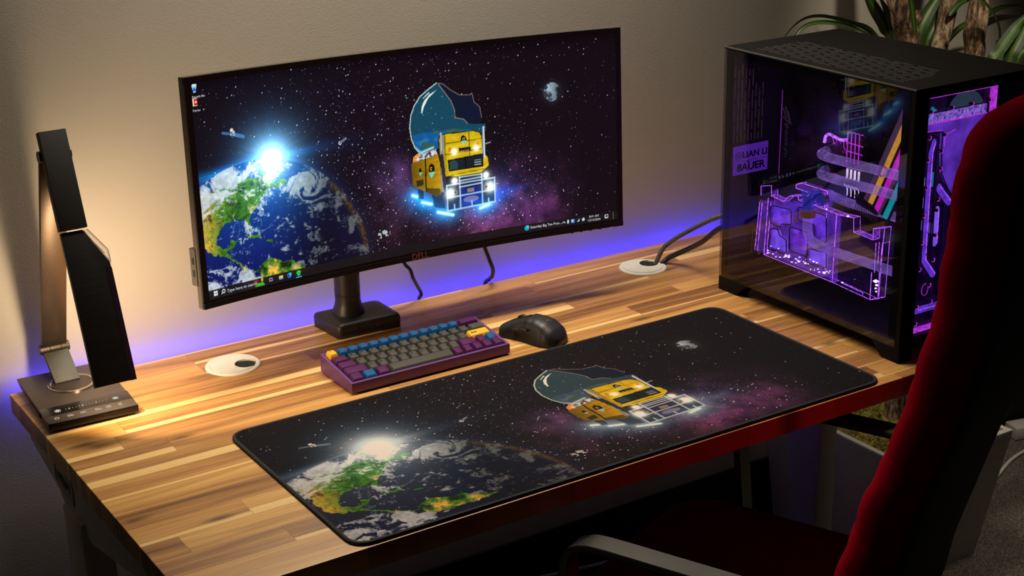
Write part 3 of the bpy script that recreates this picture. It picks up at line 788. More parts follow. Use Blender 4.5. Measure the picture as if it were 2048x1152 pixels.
    mixc(inside(X, Y, ART['mirror']), (.08, .10, .14)); mixc(segd(X, Y, (1.612, .50), (1.642, .505)) < .004, (.45, .5, .55))
    mixc(inside(X, Y, ART['wind']), (.05, .10, .13)); wi = inside(X, Y, ART['wind'])
    mixc(wi & (np.hypot((X - 1.42) / .03, (Y - .41) / .03) < 1), (.12, .24, .28)); mixc(wi & (X > 1.545) & (X < 1.585) & (np.abs((Y - .41) * 100 % 1.2) < .5) & (np.abs(Y - .408) < .016), (.62, .66, .68))
    mixc(wi & (np.abs(X - 1.494) < .003), (.02, .02, .03)); w_ = ART['wind']
    for i in range(4): mixc(segd(X, Y, w_[i - 1], w_[i]) < .0035, (.05, .05, .05))
    mixc(inside(X, Y, ART['visor']), (.07, .07, .09))
    for q in (1.475, 1.488, 1.50, 1.512): mixc(np.hypot(X - q, Y - .481) < .003, (.7, .6, .4))
    for q in ((1.405, .497), (1.569, .503)): mixc(np.hypot((X - q[0]) / .008, (Y - q[1]) / .013) < 1, (.75, .36, .06))
    mixc(inside(X, Y, ART['grille']), (.03, .05, .15)); gr = inside(X, Y, ART['grille'])
    mixc(gr & (Y < .29) & (Y > .2), (.03, .10, .42)); mixc(gr & (np.abs(X - 1.518) < .02) & (np.abs(Y - .272) < .01), (.52, .42, .40))
    mixc(gr & (np.hypot((X - 1.518) / .045, (Y - .226) / .016) < 1), (.42, .34, .52))
    add(np.exp(-np.hypot((X - 1.52) / .16, (Y - .20) / .03)) * .55, (.05, .42, .75))
    for a, b2 in ART['bars']:
        mixc(np.clip(1.6 - segd(X, Y, a, b2) / .0036, 0, 1) * .93, (.66, .78, .90))
    lg = ART['lights']
    for i, (px, py) in enumerate(lg):
        s = (.016, .016, .018, .018, .030, .030)[i]
        dd = np.hypot(X - px, Y - py)
        mixc(np.clip(np.exp(-(dd / s) ** 2) * 1.35, 0, 1), (1, .99, .94) if i < 4 else (.86, .95, 1)); add(np.exp(-dd / (s * 1.4)) * .30, (.8, .85, .8))
    for q in ((1.43, .272), (1.607, .277)): mixc(np.hypot(X - q[0], Y - q[1]) < .010, (.62, .60, .48)); mixc(np.hypot(X - q[0], Y - q[1]) < .004, (.3, .26, .14))
    for s in ('', '2'):
        mixc(inside(X, Y, ART['cap' + s]), (.03, .03, .03)); mixc(inside(X, Y, ART['face' + s]), (.82, .62, .06)); mixc(inside(X, Y, ART['beard' + s]), (.45, .82, .76))
        f = ART['face' + s]; fx = sum(q[0] for q in f) / 4; fy = sum(q[1] for q in f) / 4
        mixc(np.hypot(X - fx - .001, Y - fy + .001) < .0035, (.03, .03, .03))
    mixc(inside(X, Y, ART['cap3']), (.05, .04, .03)); mixc(inside(X, Y, ART['beard3']), (.42, .76, .70))
    for a, b2 in ART['thr']:
        dd = segd(X, Y, a, b2); mixc(np.clip(np.exp(-(dd / .007) ** 2) * 1.3, 0, 1), (.92, 1, 1)); add(np.exp(-dd / .018) * .5, (.1, .75, .95))
    return np.clip(C, 0, 1)

def paint_desktop(X, Y, C):
    """task bar and icons of the computer desktop"""
    def mixc(mask, c, k=1.0):
        C[mask] = C[mask] * (1 - k) + np.array(c) * k
    mixc(Y < .042, (.085, .075, .085), .93)
    for i in (0, 1):
        for j in (0, 1):
            mixc((np.abs(X - .0335 - .0115 * i) < .0048) & (np.abs(Y - .0165 - .0115 * j) < .0048), (.95, .97, 1))
    mixc((np.abs(np.hypot(X - .083, Y - .024) - .0075) < .0018), (.9, .9, .9)); mixc(segd(X, Y, (.0775, .0185), (.071, .012)) < .0018, (.9, .9, .9))
    mixc(np.hypot((X - .262) / .014, (Y - .028) / .013) < 1, (.45, .20, .12)); mixc(inside(X, Y, [(.255, .004), (.275, .018), (.30, .020), (.312, .004)]), (.25, .72, .12)); mixc(np.hypot((X - .297) / .006, (Y - .034) / .012) < 1, (.85, .65, .1))
    mixc((np.abs(X - .345) < .009) & (np.abs(Y - .021) < .008), (.75, .78, .8)); mixc((np.abs(X - .345) < .006) & (np.abs(Y - .021) < .005), (.10, .10, .12))
    mixc((np.abs(X - .402) < .011) & (np.abs(Y - .021) < .009), (.93, .78, .35)); mixc((np.abs(X - .402) < .011) & (np.abs(Y - .015) < .003), (.35, .62, .85))
    mixc(np.hypot(X - .450, Y - .021) < .0125, (.08, .42, .85)); mixc(np.hypot(X - .456, Y - .026) < .007, (.25, .78, .75)); mixc(np.hypot(X - .446, Y - .020) < .005, (.12, .2, .5))
    mixc(np.hypot(X - .503, Y - .022) < .0125, (.12, .85, .38)); mixc((np.abs(np.hypot(X - .503, Y - .012) - .010) < .0015) & (Y > .014), (.03, .10, .05)); mixc((np.abs(X - .503) < .017) & (Y < .0035), (.35, .7, .95))
    # status area
    mixc(np.hypot(X - 1.842, Y - .022) < .014, (.06, .62, .80)); mixc(np.hypot(X - 1.848, Y - .027) < .007, (.35, .85, .70))
    mixc((segd(X, Y, (2.055, .018), (2.063, .026)) < .0016) | (segd(X, Y, (2.063, .026), (2.071, .018)) < .0016), (.9, .9, .9))
    mixc((np.hypot((X - 2.090) / .006, (Y - .022) / .011) < 1), (.75, .8, .84)); mixc((np.abs(X - 2.118) < .010) & (np.abs(Y - .022) < .010), (.25, .55, .9)); mixc((np.abs(X - 2.115) < .005) & (np.abs(Y - .024) < .005), (.8, .88, .95))
    mixc(inside(X, Y, [(2.143, .014), (2.158, .014), (2.158, .031)]), (.6, .72, .82)); mixc(np.hypot((X - 2.182) / .008, (Y - .022) / .009) < 1, (.75, .8, .85))
    mixc((np.abs(X - 2.322) < .010) & (np.abs(Y - .022) < .010), (.85, .87, .9)); mixc((np.abs(X - 2.322) < .006) & (np.abs(Y - .022) < .006), (.09, .08, .1))
    mixc((np.abs(X - 2.362) < .0015) & (Y < .042), (.45, .45, .48))
    # two desktop icons
    a = ART['icons'][0]; mixc((np.abs(X - a[0]) < .0105 + (Y - a[1]) * .22) & (np.abs(Y - a[1] + .004) < .018), (.62, .80, .92)); mixc(np.hypot(X - a[0], Y - a[1] + .008) < .009, (.12, .45, .80)); mixc(np.hypot((X - a[0]) / .012, (Y - a[1] - .013) / .004) < 1, (.86, .93, .97))
    b = ART['icons'][1]; mixc((np.abs(X - b[0]) < .012) & (np.abs(Y - b[1] - .004) < .017), (.92, .82, .62)); mixc((np.abs(X - b[0] - .004) < .008) & (np.abs(Y - b[1] - .004) < .0145), (.72, .10, .12)); mixc((np.hypot(X - b[0] - .004, Y - b[1] - .004) < .005), (.95, .8, .75))
    return C

def lin(c): return np.where(c <= .04045, c / 12.92, ((c + .055) / 1.055) ** 2.4)

def art_mesh(name, P, rgb):
    """grid mesh from points P[h, w, 3] with one colour per point"""
    h, w = P.shape[:2]
    idx = np.arange(h * w).reshape(h, w)
    f = np.stack([idx[:-1, :-1], idx[:-1, 1:], idx[1:, 1:], idx[1:, :-1]], -1).reshape(-1, 4)
    me = bpy.data.meshes.new(name)
    me.vertices.add(h * w); me.vertices.foreach_set('co', P.reshape(-1).astype(np.float32))
    me.loops.add(f.size); me.loops.foreach_set('vertex_index', f.reshape(-1).astype(np.int32))
    me.polygons.add(len(f)); me.polygons.foreach_set('loop_start', (np.arange(len(f)) * 4).astype(np.int32))
    me.update(calc_edges=True)
    ca = me.color_attributes.new('art', 'FLOAT_COLOR', 'POINT')
    rgba = np.ones((h * w, 4), np.float32); rgba[:, :3] = lin(rgb.reshape(-1, 3))
    ca.data.foreach_set('color', rgba.reshape(-1))
    return me
# ------------------------------------------------------------------ the setting
def struct(name, bm, m, **k):
    o = link(name, bm, m, **k); o['kind'] = 'structure'; return o

bm = BM(); box(bm, -1.6, 3.4, WALL_Y, WALL_Y + .1, FLOOR, FLOOR + 2.6); struct('wall_back', bm, M['wall'], smooth=False)
bm = BM(); box(bm, -1.6, 3.4, -3.2, WALL_Y + .1, FLOOR - .05, FLOOR); struct('floor', bm, M['carpet'], smooth=False)
bm = BM(); box(bm, -1.6, 3.4, WALL_Y - .008, WALL_Y, FLOOR, -.572, bev=.003); struct('baseboard_back', bm, M['baseboard'])

# ------------------------------------------------------------------ desk
DX0, DX1, DY0, DY1, DT = -.216, 1.264, -.004, .735, .032
desk = thing('standing_desk', 'long acacia butcher block desk on pale grey steel legs, holding the computer gear', 'desk', (.52, .37, FLOOR))
bm = BM()
box(bm, DX0, DX1, DY0, DY1, -DT, 0, bev=.0022)
link('desktop', bm, M['wood'], desk)
for x0, x1, s in ((-.210, -.165, -1), (1.21, 1.256, 1)):
    bm = BM(); box(bm, x0, x1, .445, .530, FLOOR + .04, -.10, bev=.004); leg = link('leg', bm, M['grey'], desk)
    bm = BM(); xa = x0 + .004
    hexa(bm, [(x0, .14, FLOOR), (x0, .14, FLOOR + .022), (x0, .72, FLOOR), (x0, .72, FLOOR + .022), (x1, .14, FLOOR), (x1, .14, FLOOR + .022), (x1, .72, FLOOR), (x1, .72, FLOOR + .022)], bev=.004)
    box(bm, x0, x1, .40, .575, FLOOR + .02, FLOOR + .042, bev=.004)
    link('foot', bm, M['grey'], desk)
    # tapered side bracket under the desktop
    bm = BM(); xo = -.203 if s < 0 else 1.249
    pr = [(.10, -DT), (.69, -DT), (.69, -.062), (.56, -.092), (.53, -.112), (.445, -.122), (.41, -.118), (.10, -.055)]
    prism(bm, [(xo, y, z) for y, z in pr], [(xo - s * .038, y, z) for y, z in pr])
    br = link('side_bracket', bm, M['grey'], desk)
    if s < 0:
        bm = BM()
        c = [(.487, -.058), (.567, -.048), (.567, -.078), (.487, -.090)]
        prism(bm, [(xo - .0004, y, z) for y, z in c], [(xo + .001, y, z) for y, z in c])
        c2 = rounded_poly(c, .003); 
        tube(bm, [(xo - .001, y, z) for y, z in c2], .0009, n=5, sub=1, closed=True)
        link('name_plate', bm, M['greydark'], br, angle=30)
        t = text_mesh('UPLIFT', .019, (xo - .0014, .527, -.0685), (0, -1, -.13), (0, .0, 1), .0008)
        link('lettering', t, M['plateprint'], br, smooth=False)
bm = BM(); box(bm, -.165, 1.21, .455, .52, -.085, -.036, bev=.004); link('crossbar', bm, M['black'], desk)
bm = BM(); box(bm, -.13, 1.18, .06, .10, -.058, -.033, bev=.004); link('support_rail', bm, M['black'], desk)

# blue light tape under the rear edge of the desk
led = thing('led_strip', 'glowing blue LED strip fixed along the rear edge of the wooden desk, lighting the wall', 'led strip', (.52, .735, -.02))
bm = BM(); box(bm, -.205, 1.25, .7351, .7510, -.029, -.0125); link('channel', bm, M['black'], led, smooth=False)
bm = BM(); box(bm, -.205, 1.25, .7508, .7518, -.0255, -.0165); link('led_tape', bm, M['strip'], led, smooth=False)

# ------------------------------------------------------------------ cable grommets
def grommet(c, hole_dir, label):
    g = thing('cable_grommet', label, 'grommet', (c[0], c[1], 0), 'grey desk grommets')
    r0 = .0440
    bm = BM(); lathe(bm, (c[0], c[1], 0), [(.0365, -.0004), (.0365, .0026), (.0380, .0032), (.0425, .0026), (r0, .0008), (r0, -.0004)], 56)
    link('rim', bm, M['grommet'], g)
    # lid: disc with a crescent bite
    hc = Vector((c[0], c[1])) + Vector(hole_dir) * .0205; hr = .0175
    n = 96; ring = []
    for i in range(n):
        a = 2 * math.pi * i / n
        p = Vector((c[0], c[1])) + Vector((math.cos(a), math.sin(a))) * .0362
        d = p - hc
        if d.length < hr + .006 and (p - Vector((c[0], c[1]))).dot(Vector(hole_dir)) > 0 and d.length < hr: continue
        ring.append((a, p))
    hd = math.atan2(hole_dir[1], hole_dir[0])
    ring.sort(key=lambda q: (q[0] - hd) % (2 * math.pi))
    pts = [p for a, p in ring]
    a0 = (pts[-1] - hc); a1 = (pts[0] - hc)
    s = math.atan2(a0.y, a0.x); e = math.atan2(a1.y, a1.x)
    # go round the bite through the middle of the lid
    back = math.atan2(-hole_dir[1], -hole_dir[0])
    def dl(x): return (x + math.pi) % (2 * math.pi) - math.pi
    s1 = back + dl(s - back); e1 = back + dl(e - back)
    arc = [hc + Vector((math.cos(s1 + (e1 - s1) * k / 20), math.sin(s1 + (e1 - s1) * k / 20))) * hr for k in range(1, 20)]
    poly = pts + arc
    bm = BM(); prism(bm, [(p.x, p.y, -.002) for p in poly], [(p.x, p.y, .0034) for p in poly])
    link('lid', bm, M['grommet'], g, angle=30)
    # inside of the hole
    bm = BM()
    n = 40
    top = [bm.verts.new((c[0] + .0360 * math.cos(2 * math.pi * i / n), c[1] + .0360 * math.sin(2 * math.pi * i / n), .0018)) for i in range(n)]
    bot = [bm.verts.new((c[0] + .0345 * math.cos(2 * math.pi * i / n), c[1] + .0345 * math.sin(2 * math.pi * i / n), .0004)) for i in range(n)]
    for i in range(n): bm.faces.new([top[i], top[(i + 1) % n], bot[(i + 1) % n], bot[i]])
    link('collar', bm, M['hole'], g)
    bm = BM(); cyl(bm, (c[0], c[1], .0001), (c[0], c[1], .0006), .0355, n=40); link('hole_dark_disc', bm, M['holeblack'], g)  # black disc paints the dark inside the hole
    return g
grommet((.1123, .641), (.86, -.5), 'pale grey cable grommet with an empty open notch, between the lamp and the keyboard')
grommet((.927, .639), (.94, .34), 'pale grey cable grommet with two cables rising out of it, beside the computer')

def cable(name, pts, r, m, label, cat='cable', group=None, sub=10):
    bm = BM(); tube(bm, pts, r, n=10, sub=sub)
    o = link(name, bm, m, loc=pts[0]); tag(o, label, cat, group); return o
cable('power_cable', [(.9590, .644, -.004), (.9635, .643, .006), (.9690, .640, .0205), (.9760, .632, .0365), (.9835, .602, .0610), (.9925, .558, .0905), (.9945, .510, .1180), (1.002, .474, .130)], .0042, M['braid'], 'grey braided cable arching from the grommet up behind the computer')
cable('power_cable', [(.9640, .632, -.004), (.9700, .632, .004), (.9790, .628, .0120), (.9870, .618, .0195), (.9960, .592, .0360), (.9945, .550, .0615), (.9955, .505, .0975), (1.004, .474, .108)], .0048, M['rubber'], 'smooth black cable running lower than the braided one from grommet to computer')
cable('monitor_cable', [(.430, .66, .16), (.445, .69, .125), (.462, .703, .085), (.474, .706, .070), (.483, .712, .050), (.500, .728, .026), (.5145, .744, .0045), (.519, .764, -.03), (.519, .768, -.2)], .0032, M['rubber'], 'kinked thin black cable hanging just right of the monitor stand')
cable('monitor_cable', [(.598, .66, .16), (.612, .69, .105), (.630, .70, .062), (.6420, .706, .036), (.6470, .718, .018), (.656, .742, .0045), (.657, .764, -.03), (.657, .768, -.2)], .0036, M['rubber'], 'straight black cable hanging behind the mouse from the monitor to the desk edge')

# ------------------------------------------------------------------ desk mat with the space print
mat_ = thing('desk_mat', 'large black desk mat printed with Earth, stars and a yellow truck', 'desk mat', (.45, .2, 0))
W_, H_ = .9, .398
out = rounded_poly([(0, 0), (W_, 0), (W_, H_), (0, H_)], .03, 10)
bm = BM(); prism(bm, [(x, y, .0) for x, y in out], [(x, y, .0031) for x, y in out]); link('rubber_base', bm, M['matbase'], mat_)
bm = BM(); tube(bm, [(x, y, .0026) for x, y in rounded_poly([(.002, .002), (W_ - .002, .002), (W_ - .002, H_ - .002), (.002, H_ - .002)], .028, 10)], .0028, n=8, sub=1, closed=True)
link('stitched_edge', bm, M['stitch'], mat_)
nx, ny = 900, 398
xs = np.linspace(0, 1, nx); ys = np.linspace(0, 1, ny)
XX, YY = np.meshgrid(xs, ys)
art = paint(-.021 + XX * 2.44, -.024 + YY * 1.044)
# cloth print is flatter and warmer than the display
lum = art @ np.array((.35, .5, .15)); wb = np.clip((art[..., 2] - art[..., 0]) * 1.9, 0, .72)[..., None]
art = art * (1 - wb) + (lum[..., None] * np.array((.98, .97, 1.04)) + .02) * wb
art = art * np.array((.82, .77, .74)) + np.array((.012, .012, .012))
# shrink the grid into the rounded outline
mx0 = .003; px = mx0 + XX * (W_ - 2 * mx0); py = mx0 + YY * (H_ - 2 * mx0)
rc = .026
for (cx, cy) in ((mx0 + rc, mx0 + rc), (W_ - mx0 - rc, mx0 + rc), (mx0 + rc, H_ - mx0 - rc), (W_ - mx0 - rc, H_ - mx0 - rc)):
    dx, dy = px - cx, py - cy
    sel = ((dx < 0) if cx < .4 else (dx > 0)) & ((dy < 0) if cy < .2 else (dy > 0))
    mxm = np.maximum(np.abs(dx), np.abs(dy)); rr_ = np.hypot(dx, dy) + 1e-9
    k = np.where(sel, mxm / rr_, 1.0)
    # square-to-circle squeeze only inside the corner cell
    px = cx + dx * k; py = cy + dy * k
P = np.stack([px, py, np.full_like(px, .0037)], -1)
link('printed_cloth', art_mesh('printed_cloth', P, art), M['cloth'], mat_, smooth=False)

# ------------------------------------------------------------------ desk lamp
lx = -.139
lamp = thing('desk_lamp', 'folding bronze and black LED desk lamp standing at the left end of the desk', 'lamp', (lx, .64, 0))
rot = Matrix.Translation((lx, .64, 0)) @ Matrix.Rotation(R(-2.5), 4, 'Z')
def LP(x, y, z): return rot @ Vector((x, y, z))
BW, BY0, BY1, BH = .0660, -.092, .098, .0195
bm = BM()
hexa(bm, [LP(-BW + .004, BY0 + .003, .0025), LP(-BW, BY0, .0165), LP(-BW + .004, BY1 - .003, .0025), LP(-BW, BY1, BH), LP(BW - .004, BY0 + .003, .0025), LP(BW, BY0, .0165), LP(BW - .004, BY1 - .003, .0025), LP(BW, BY1, BH)], bev=.0012)
base = link('base', bm, [M['lampbase']], lamp)
bm = BM()
hexa(bm, [LP(-BW, BY0 - .0002, .0045), LP(-BW, BY0 - .0002, .0152), LP(-BW, BY0 + .054, .016), LP(-BW, BY0 + .054, .0188), LP(BW, BY0 - .0002, .0045), LP(BW, BY0 - .0002, .0152), LP(BW, BY0 + .054, .016), LP(BW, BY0 + .054, .0188)], bev=.0006)
panel = link('touch_panel', bm, M['gloss'], base)
def pz(y): return .0152 + (.0188 - .0152) * (y - BY0) / .054 + .0005
def PP(x, y): return LP(x, BY0 + y, pz(BY0 + y))
bm = BM()
def dot(x, y, r, n=10):
    a = [PP(x + r * math.cos(2 * math.pi * i / n), y + r * math.sin(2 * math.pi * i / n)) for i in range(n)]
    prism(bm, a, [p + Vector((0, 0, .0003)) for p in a])
def stroke(pts, w=.00045, closed=False): tube(bm, [PP(x, y) for x, y in pts], w, n=4, sub=1, closed=closed)
def ringp(x, y, r, a0=0, a1=360, n=14): return [(x + r * math.cos(R(a0 + (a1 - a0) * i / n)), y + r * math.sin(R(a0 + (a1 - a0) * i / n))) for i in range(n + 1)]
for cx, big in ((-.043, .0024), (.043, .0024)):
    dot(cx, .037, big)
    for k in range(8):
        a = k * math.pi / 4; stroke([(cx + .0032 * math.cos(a), .037 + .0032 * math.sin(a)), (cx + .0046 * math.cos(a), .037 + .0046 * math.sin(a))], .0005)
for k in range(13): dot(-.031 + k * .005, .037, .0012 if k % 4 == 1 else .0005)
iy = .014
stroke(ringp(-.050, iy, .0032, 120, 420)); stroke([(-.050, iy + .001), (-.050, iy + .004)])
for k in range(4): stroke([(-.034 + k * .002, iy - .001), (-.034 + k * .002, iy + .003)])
stroke([(-.0345, iy - .002), (-.027, iy - .002), (-.025, iy + .001)])
stroke([(-.0155, iy - .0025), (-.0155, iy + .0025), (-.0075, iy + .0025), (-.0075, iy - .0025)], closed=True); stroke([(-.0115, iy - .0025), (-.0115, iy + .0025)])
stroke([(.007, iy - .002), (.007, iy + .003), (.010, iy + .003), (.010, iy)]); stroke([(.007, iy - .002), (.015, iy - .002), (.015, iy)]); dot(.012, iy - .0004, .0010)
stroke(ringp(.026, iy, .0033)); stroke([(.026, iy + .002), (.026, iy), (.028, iy)], .0004)
stroke(ringp(.044, iy, .0034, 60, 330)); stroke(ringp(.0458, iy + .0012, .0028, 85, 265))
link('panel_icons', bm, M['icon'], panel, smooth=False)
for fx, fy in ((-.05, -.08), (.055, -.083), (-.05, .08), (.055, .08)):
    bm = BM(); cyl(bm, LP(fx, fy, 0), LP(fx, fy, .004), .006, n=16); link('rubber_foot', bm, M['matbase'], base)
bm = BM(); box(bm, -BW - .0006, -BW + .001, -.045, -.036, .008, .013, mtx=rot); link('charging_port', bm, M['holeblack'], base)
dc = (0.002, .035)
bm = BM(); c = LP(dc[0], dc[1], .0188); lathe(bm, c, [(.0355, -.001), (.0355, .0014), (.0340, .0022), (.0315, .0022), (.0300, .0012), (.0300, -.001)], 48)
link('swivel_ring', bm, M['chrome'], base)
bm = BM(); lathe(bm, c, [(.0300, -.001), (.0300, .0016), (.005, .0018)], 48); link('swivel_disc', bm, M['aludark'], lamp)
def slab(p0, p1, w, t, bev=.001, side=0):
    """flat bar from p0 to p1 (y, z in the lamp's plane), width along x"""
    a = Vector((0, p0[0], p0[1])); b = Vector((0, p1[0], p1[1])); d = (b - a).normalized(); n = Vector((0, -d.z, d.y))
    if n.y > 0: n = -n
    g = []
    for sx in (-1, 1):
        for p in (a, b):
            pass
    pts = []
    for sx in (-w / 2, w / 2):
        for nn in (n * t / 2, -n * t / 2):
            for p in (a, b):
                pts.append(Vector((lx + sx, 0, 0)) + p + nn)
    return pts
hinge = (.7385, .0575); pivot = (.608, .392)
hx = lx + .001
bm = BM(); hexa(bm, slab((.6825, .020), (.729, .054), .0385, .0065), bev=.0012); link('lower_link', bm, M['lampgrey'], lamp)
bm = BM()
for a, b in ((-.0225, -.0085), (-.0078, .0088), (.0095, .0225)): cyl(bm, (hx + a, *hinge), (hx + b, *hinge), .0078, n=28)
cyl(bm, (hx - .0232, *hinge), (hx - .0220, *hinge), .0060, n=28)
link('hinge', bm, M['aludark'], lamp)
bm = BM(); hexa(bm, slab((.7355, .0645), (pivot[0] + .006, pivot[1] - .004), .0385, .0075), bev=.001); link('arm', bm, M['alu'], lamp)
bm = BM(); cyl(bm, (hx - .0225, pivot[0], pivot[1]), (hx + .0235, pivot[0], pivot[1]), .0085, n=28); link('pivot', bm, M['aludark'], lamp)
# head: short upper piece, long lower piece with the clear light guide on its chamfer
top = (.615, .424); mid = (.5680, .2985); bot = (.485, .0830)
dvec = Vector((0, bot[0] - top[0], bot[1] - top[1])).normalized()
nrm = Vector((0, dvec.z, -dvec.y)); nrm = nrm if nrm.y < 0 else -nrm     # towards the room
T0 = Vector((0, top[0], top[1])); Ltot = (Vector((0, bot[0], bot[1])) - T0).length
def HP(x, s, n): return Vector((lx + x, 0, 0)) + T0 + dvec * s + nrm * n
def headpiece(name, out2, t0, t1, m, bev=.0012):
    bm = BM(); prism(bm, [HP(x, s, t0) for x, s in out2], [HP(x, s, t1) for x, s in out2], bev=bev); return link(name, bm, m, lamp)
s1 = .142
headpiece('head_hinge_block', [(-.019, 0), (.0195, 0), (.0195, s1 - .001), (-.019, s1 - .001)], .0, .017, M['blackmatte'])
s2 = s1 + .0015
cut = s2 + .052
head = headpiece('lamp_head', [(-.0185, s2), (.0120, s2), (.0405, cut), (.0405, Ltot), (-.0185, Ltot)], .003, .014, M['lamphead'])
bm = BM(); prism(bm, [HP(x, s, .0029) for x, s in [(.0330, cut - .004), (.0410, cut + .002), (.0410, Ltot + .0004), (.0330, Ltot + .0004)]], [HP(x, s, .0143) for x, s in [(.0330, cut + .004), (.0410, cut + .008), (.0410, Ltot + .0004), (.0330, Ltot + .0004)]]); link('side_rail', bm, M['lampred'], head)
bm = BM(); o2 = [(.0120, s2), (.0190, s2), (.0420, cut - .018), (.0420, cut + .001), (.0405, cut)]
prism(bm, [HP(x, s, .002) for x, s in o2], [HP(x, s, .0125) for x, s in o2]); g_ = link('light_guide', bm, M['crystal'], head)
bm = BM()
for q in ([(.0135, s2 + .001), (.0405, cut - .002)], [(.0190, s2), (.0418, cut - .018)], [(.0418, cut - .018), (.0418, cut)], [(.0165, s2 + .008), (.036, cut - .014)]):
    tube(bm, [HP(q[0][0], q[0][1], .0125), HP(q[1][0], q[1][1], .0125)], .0006, n=6, sub=1)
link('guide_edge', bm, M['crystaledge'], g_)
o2 = [(-.015, s2 + .02), (.011, s2 + .02), (.036, cut + .012), (.036, Ltot - .006), (-.015, Ltot - .006)]
bm = BM(); prism(bm, [HP(x, s, .0015) for x, s in o2], [HP(x, s, .0032) for x, s in o2]); link('led_panel', bm, M['led'], head)
LAMP_LIGHT = (HP(.008, (s2 + .03 + Ltot) / 2 + .02, -.004), -nrm, dvec)

# ------------------------------------------------------------------ monitor
mv = [0.42899, 0.5928, 0.3036, 0.02762, -0.06023, 0.02591, 0.34382, 0.50246]
MW, MH, MR = .79, mv[6], 1 / mv[7]
MC = Vector(mv[:3]); MROT = Euler((mv[4], mv[5], mv[3]), 'XYZ').to_matrix()
def mp(s, t, off=0):
    """point on the curved front: s, t in -1..1 over the outer frame, off = metres behind the front"""
    th = s * MW / 2 / MR
    r = MR + off
    return MC + MROT @ Vector((r * math.sin(th), -(MR - r * math.cos(th)), t * MH / 2))
# base and pole stand on the desk
mon = thing('monitor', 'curved ultrawide monitor on a black stand showing Earth and a yellow truck in space', 'monitor', (.355, .685, 0))
SX0, SX1, SY0, SY1 = -.974, .9765, -.9245, .9465
def strip_solid(bm, smin, smax, tmin, tmax, o0, o1, n=32):
    """a slab following the curve"""
    A = []
    for k in range(n + 1):
        s = smin + (smax - smin) * k / n
        A.append([bm.verts.new(mp(s, tmin, o0)), bm.verts.new(mp(s, tmax, o0)), bm.verts.new(mp(s, tmax, o1)), bm.verts.new(mp(s, tmin, o1))])
    for a, b in zip(A, A[1:]):
        for i in range(4):
            j = (i + 1) % 4; bm.faces.new([a[i], b[i], b[j], a[j]])
    bm.faces.new(A[0]); bm.faces.new(A[-1][::-1])
bm = BM()
strip_solid(bm, -1, 1, -1, 1, .0035, .014)
strip_solid(bm, -.93, .93, -.86, .92, .014, .030)
strip_solid(bm, -.60, .60, -.62, .72, .030, .050)
shell = link('back_shell', bm, M['moncase'], mon, angle=25)
bm = BM()
strip_solid(bm, -1, 1, SY1, 1, 0, .0045); strip_solid(bm, -1, 1, -1, -.952, -.0012, .0045)
strip_solid(bm, -1, SX0, -1, 1, 0, .0045, 2); strip_solid(bm, SX1, 1, -1, 1, 0, .0045, 2)
strip_solid(bm, -1, 1, -.952, SY0, 0, .0045)
bez = link('bezel', bm, M['bezel'], mon, angle=25)
# display
nx, ny = 956, 400
S_ = np.linspace(SX0, SX1, nx); T_ = np.linspace(SY0, SY1, ny)
th = S_ * MW / 2 / MR; r_ = MR + .0012
loc = np.stack([np.broadcast_to(r_ * np.sin(th), (ny, nx)), np.broadcast_to(-(MR - r_ * np.cos(th)), (ny, nx)), np.broadcast_to((T_ * MH / 2)[:, None], (ny, nx))], -1)
P = loc @ np.array(MROT).T + np.array(MC)
XX, YY = np.meshgrid(np.linspace(0, 2.39, nx), np.linspace(0, 1, ny))
art = paint(XX, YY); art = paint_desktop(XX, YY, art)
scr = link('screen', art_mesh('screen', P, art), M['screen'], mon, smooth=False)
def sp_(X, Y, off=.0006):
    return mp(SX0 + (SX1 - SX0) * X / 2.39, SY0 + (SY1 - SY0) * Y, off)
def stext(s, X, Y, size, align='LEFT'):
    return text_mesh(s, size, (0, 0, 0), (1, 0, 0), (0, 0, 1), .0, align, fn=lambda x, y, z: sp_(X + x, Y + y))
tm = [stext('Type here to search', .100, .020, .0205), stext('Saturday Big Ten Prev...', 1.862, .022, .0195), stext('8:41 AM', 2.245, .032, .017, 'CENTER'), stext('12/14/2024', 2.245, .012, .017, 'CENTER'),
      stext('Recycle Bin', ART['icons'][0][0] + .018, ART['icons'][0][1] - .040, .0145, 'CENTER'), stext('Forms', ART['icons'][1][0] + .004, ART['icons'][1][1] - .034, .0155, 'CENTER')]
for t in tm: link('screen_text', t, M['uitext'], scr, smooth=False)
lt = text_mesh('DELL', .0145, (0, 0, 0), (1, 0, 0), (0, 0, 1), .0006, 'CENTER', fn=lambda x, y, z: mp(.005 + x / (MW / 2), -.967 + y / (MH / 2), -.0018 - z))
link('brand_lettering', lt, M['logo'], bez, smooth=False)
# side port block, menu buttons, indicator
bm = BM(); strip_solid(bm, -1.0035, -.985, -.80, -.47, .010, .024, 2); hub = link('port_block', bm, M['moncase'], shell)
bm = BM()
for a, b in ((-.72, -.66), (-.61, -.55)): strip_solid(bm, -1.0042, -1.002, a, b, .014, .0195, 1)
link('port', bm, M['holeblack'], hub)
for k in range(4):
    bm = BM(); s = .752 + k * .0455; strip_solid(bm, s, s + .008, -1.016, -.995, .004, .009, 1); link('menu_button', bm, M['bezel'], bez)
bm = BM(); strip_solid(bm, .944, .949, -1.010, -.998, .003, .005, 1); link('power_light', bm, M['icon'], bez)
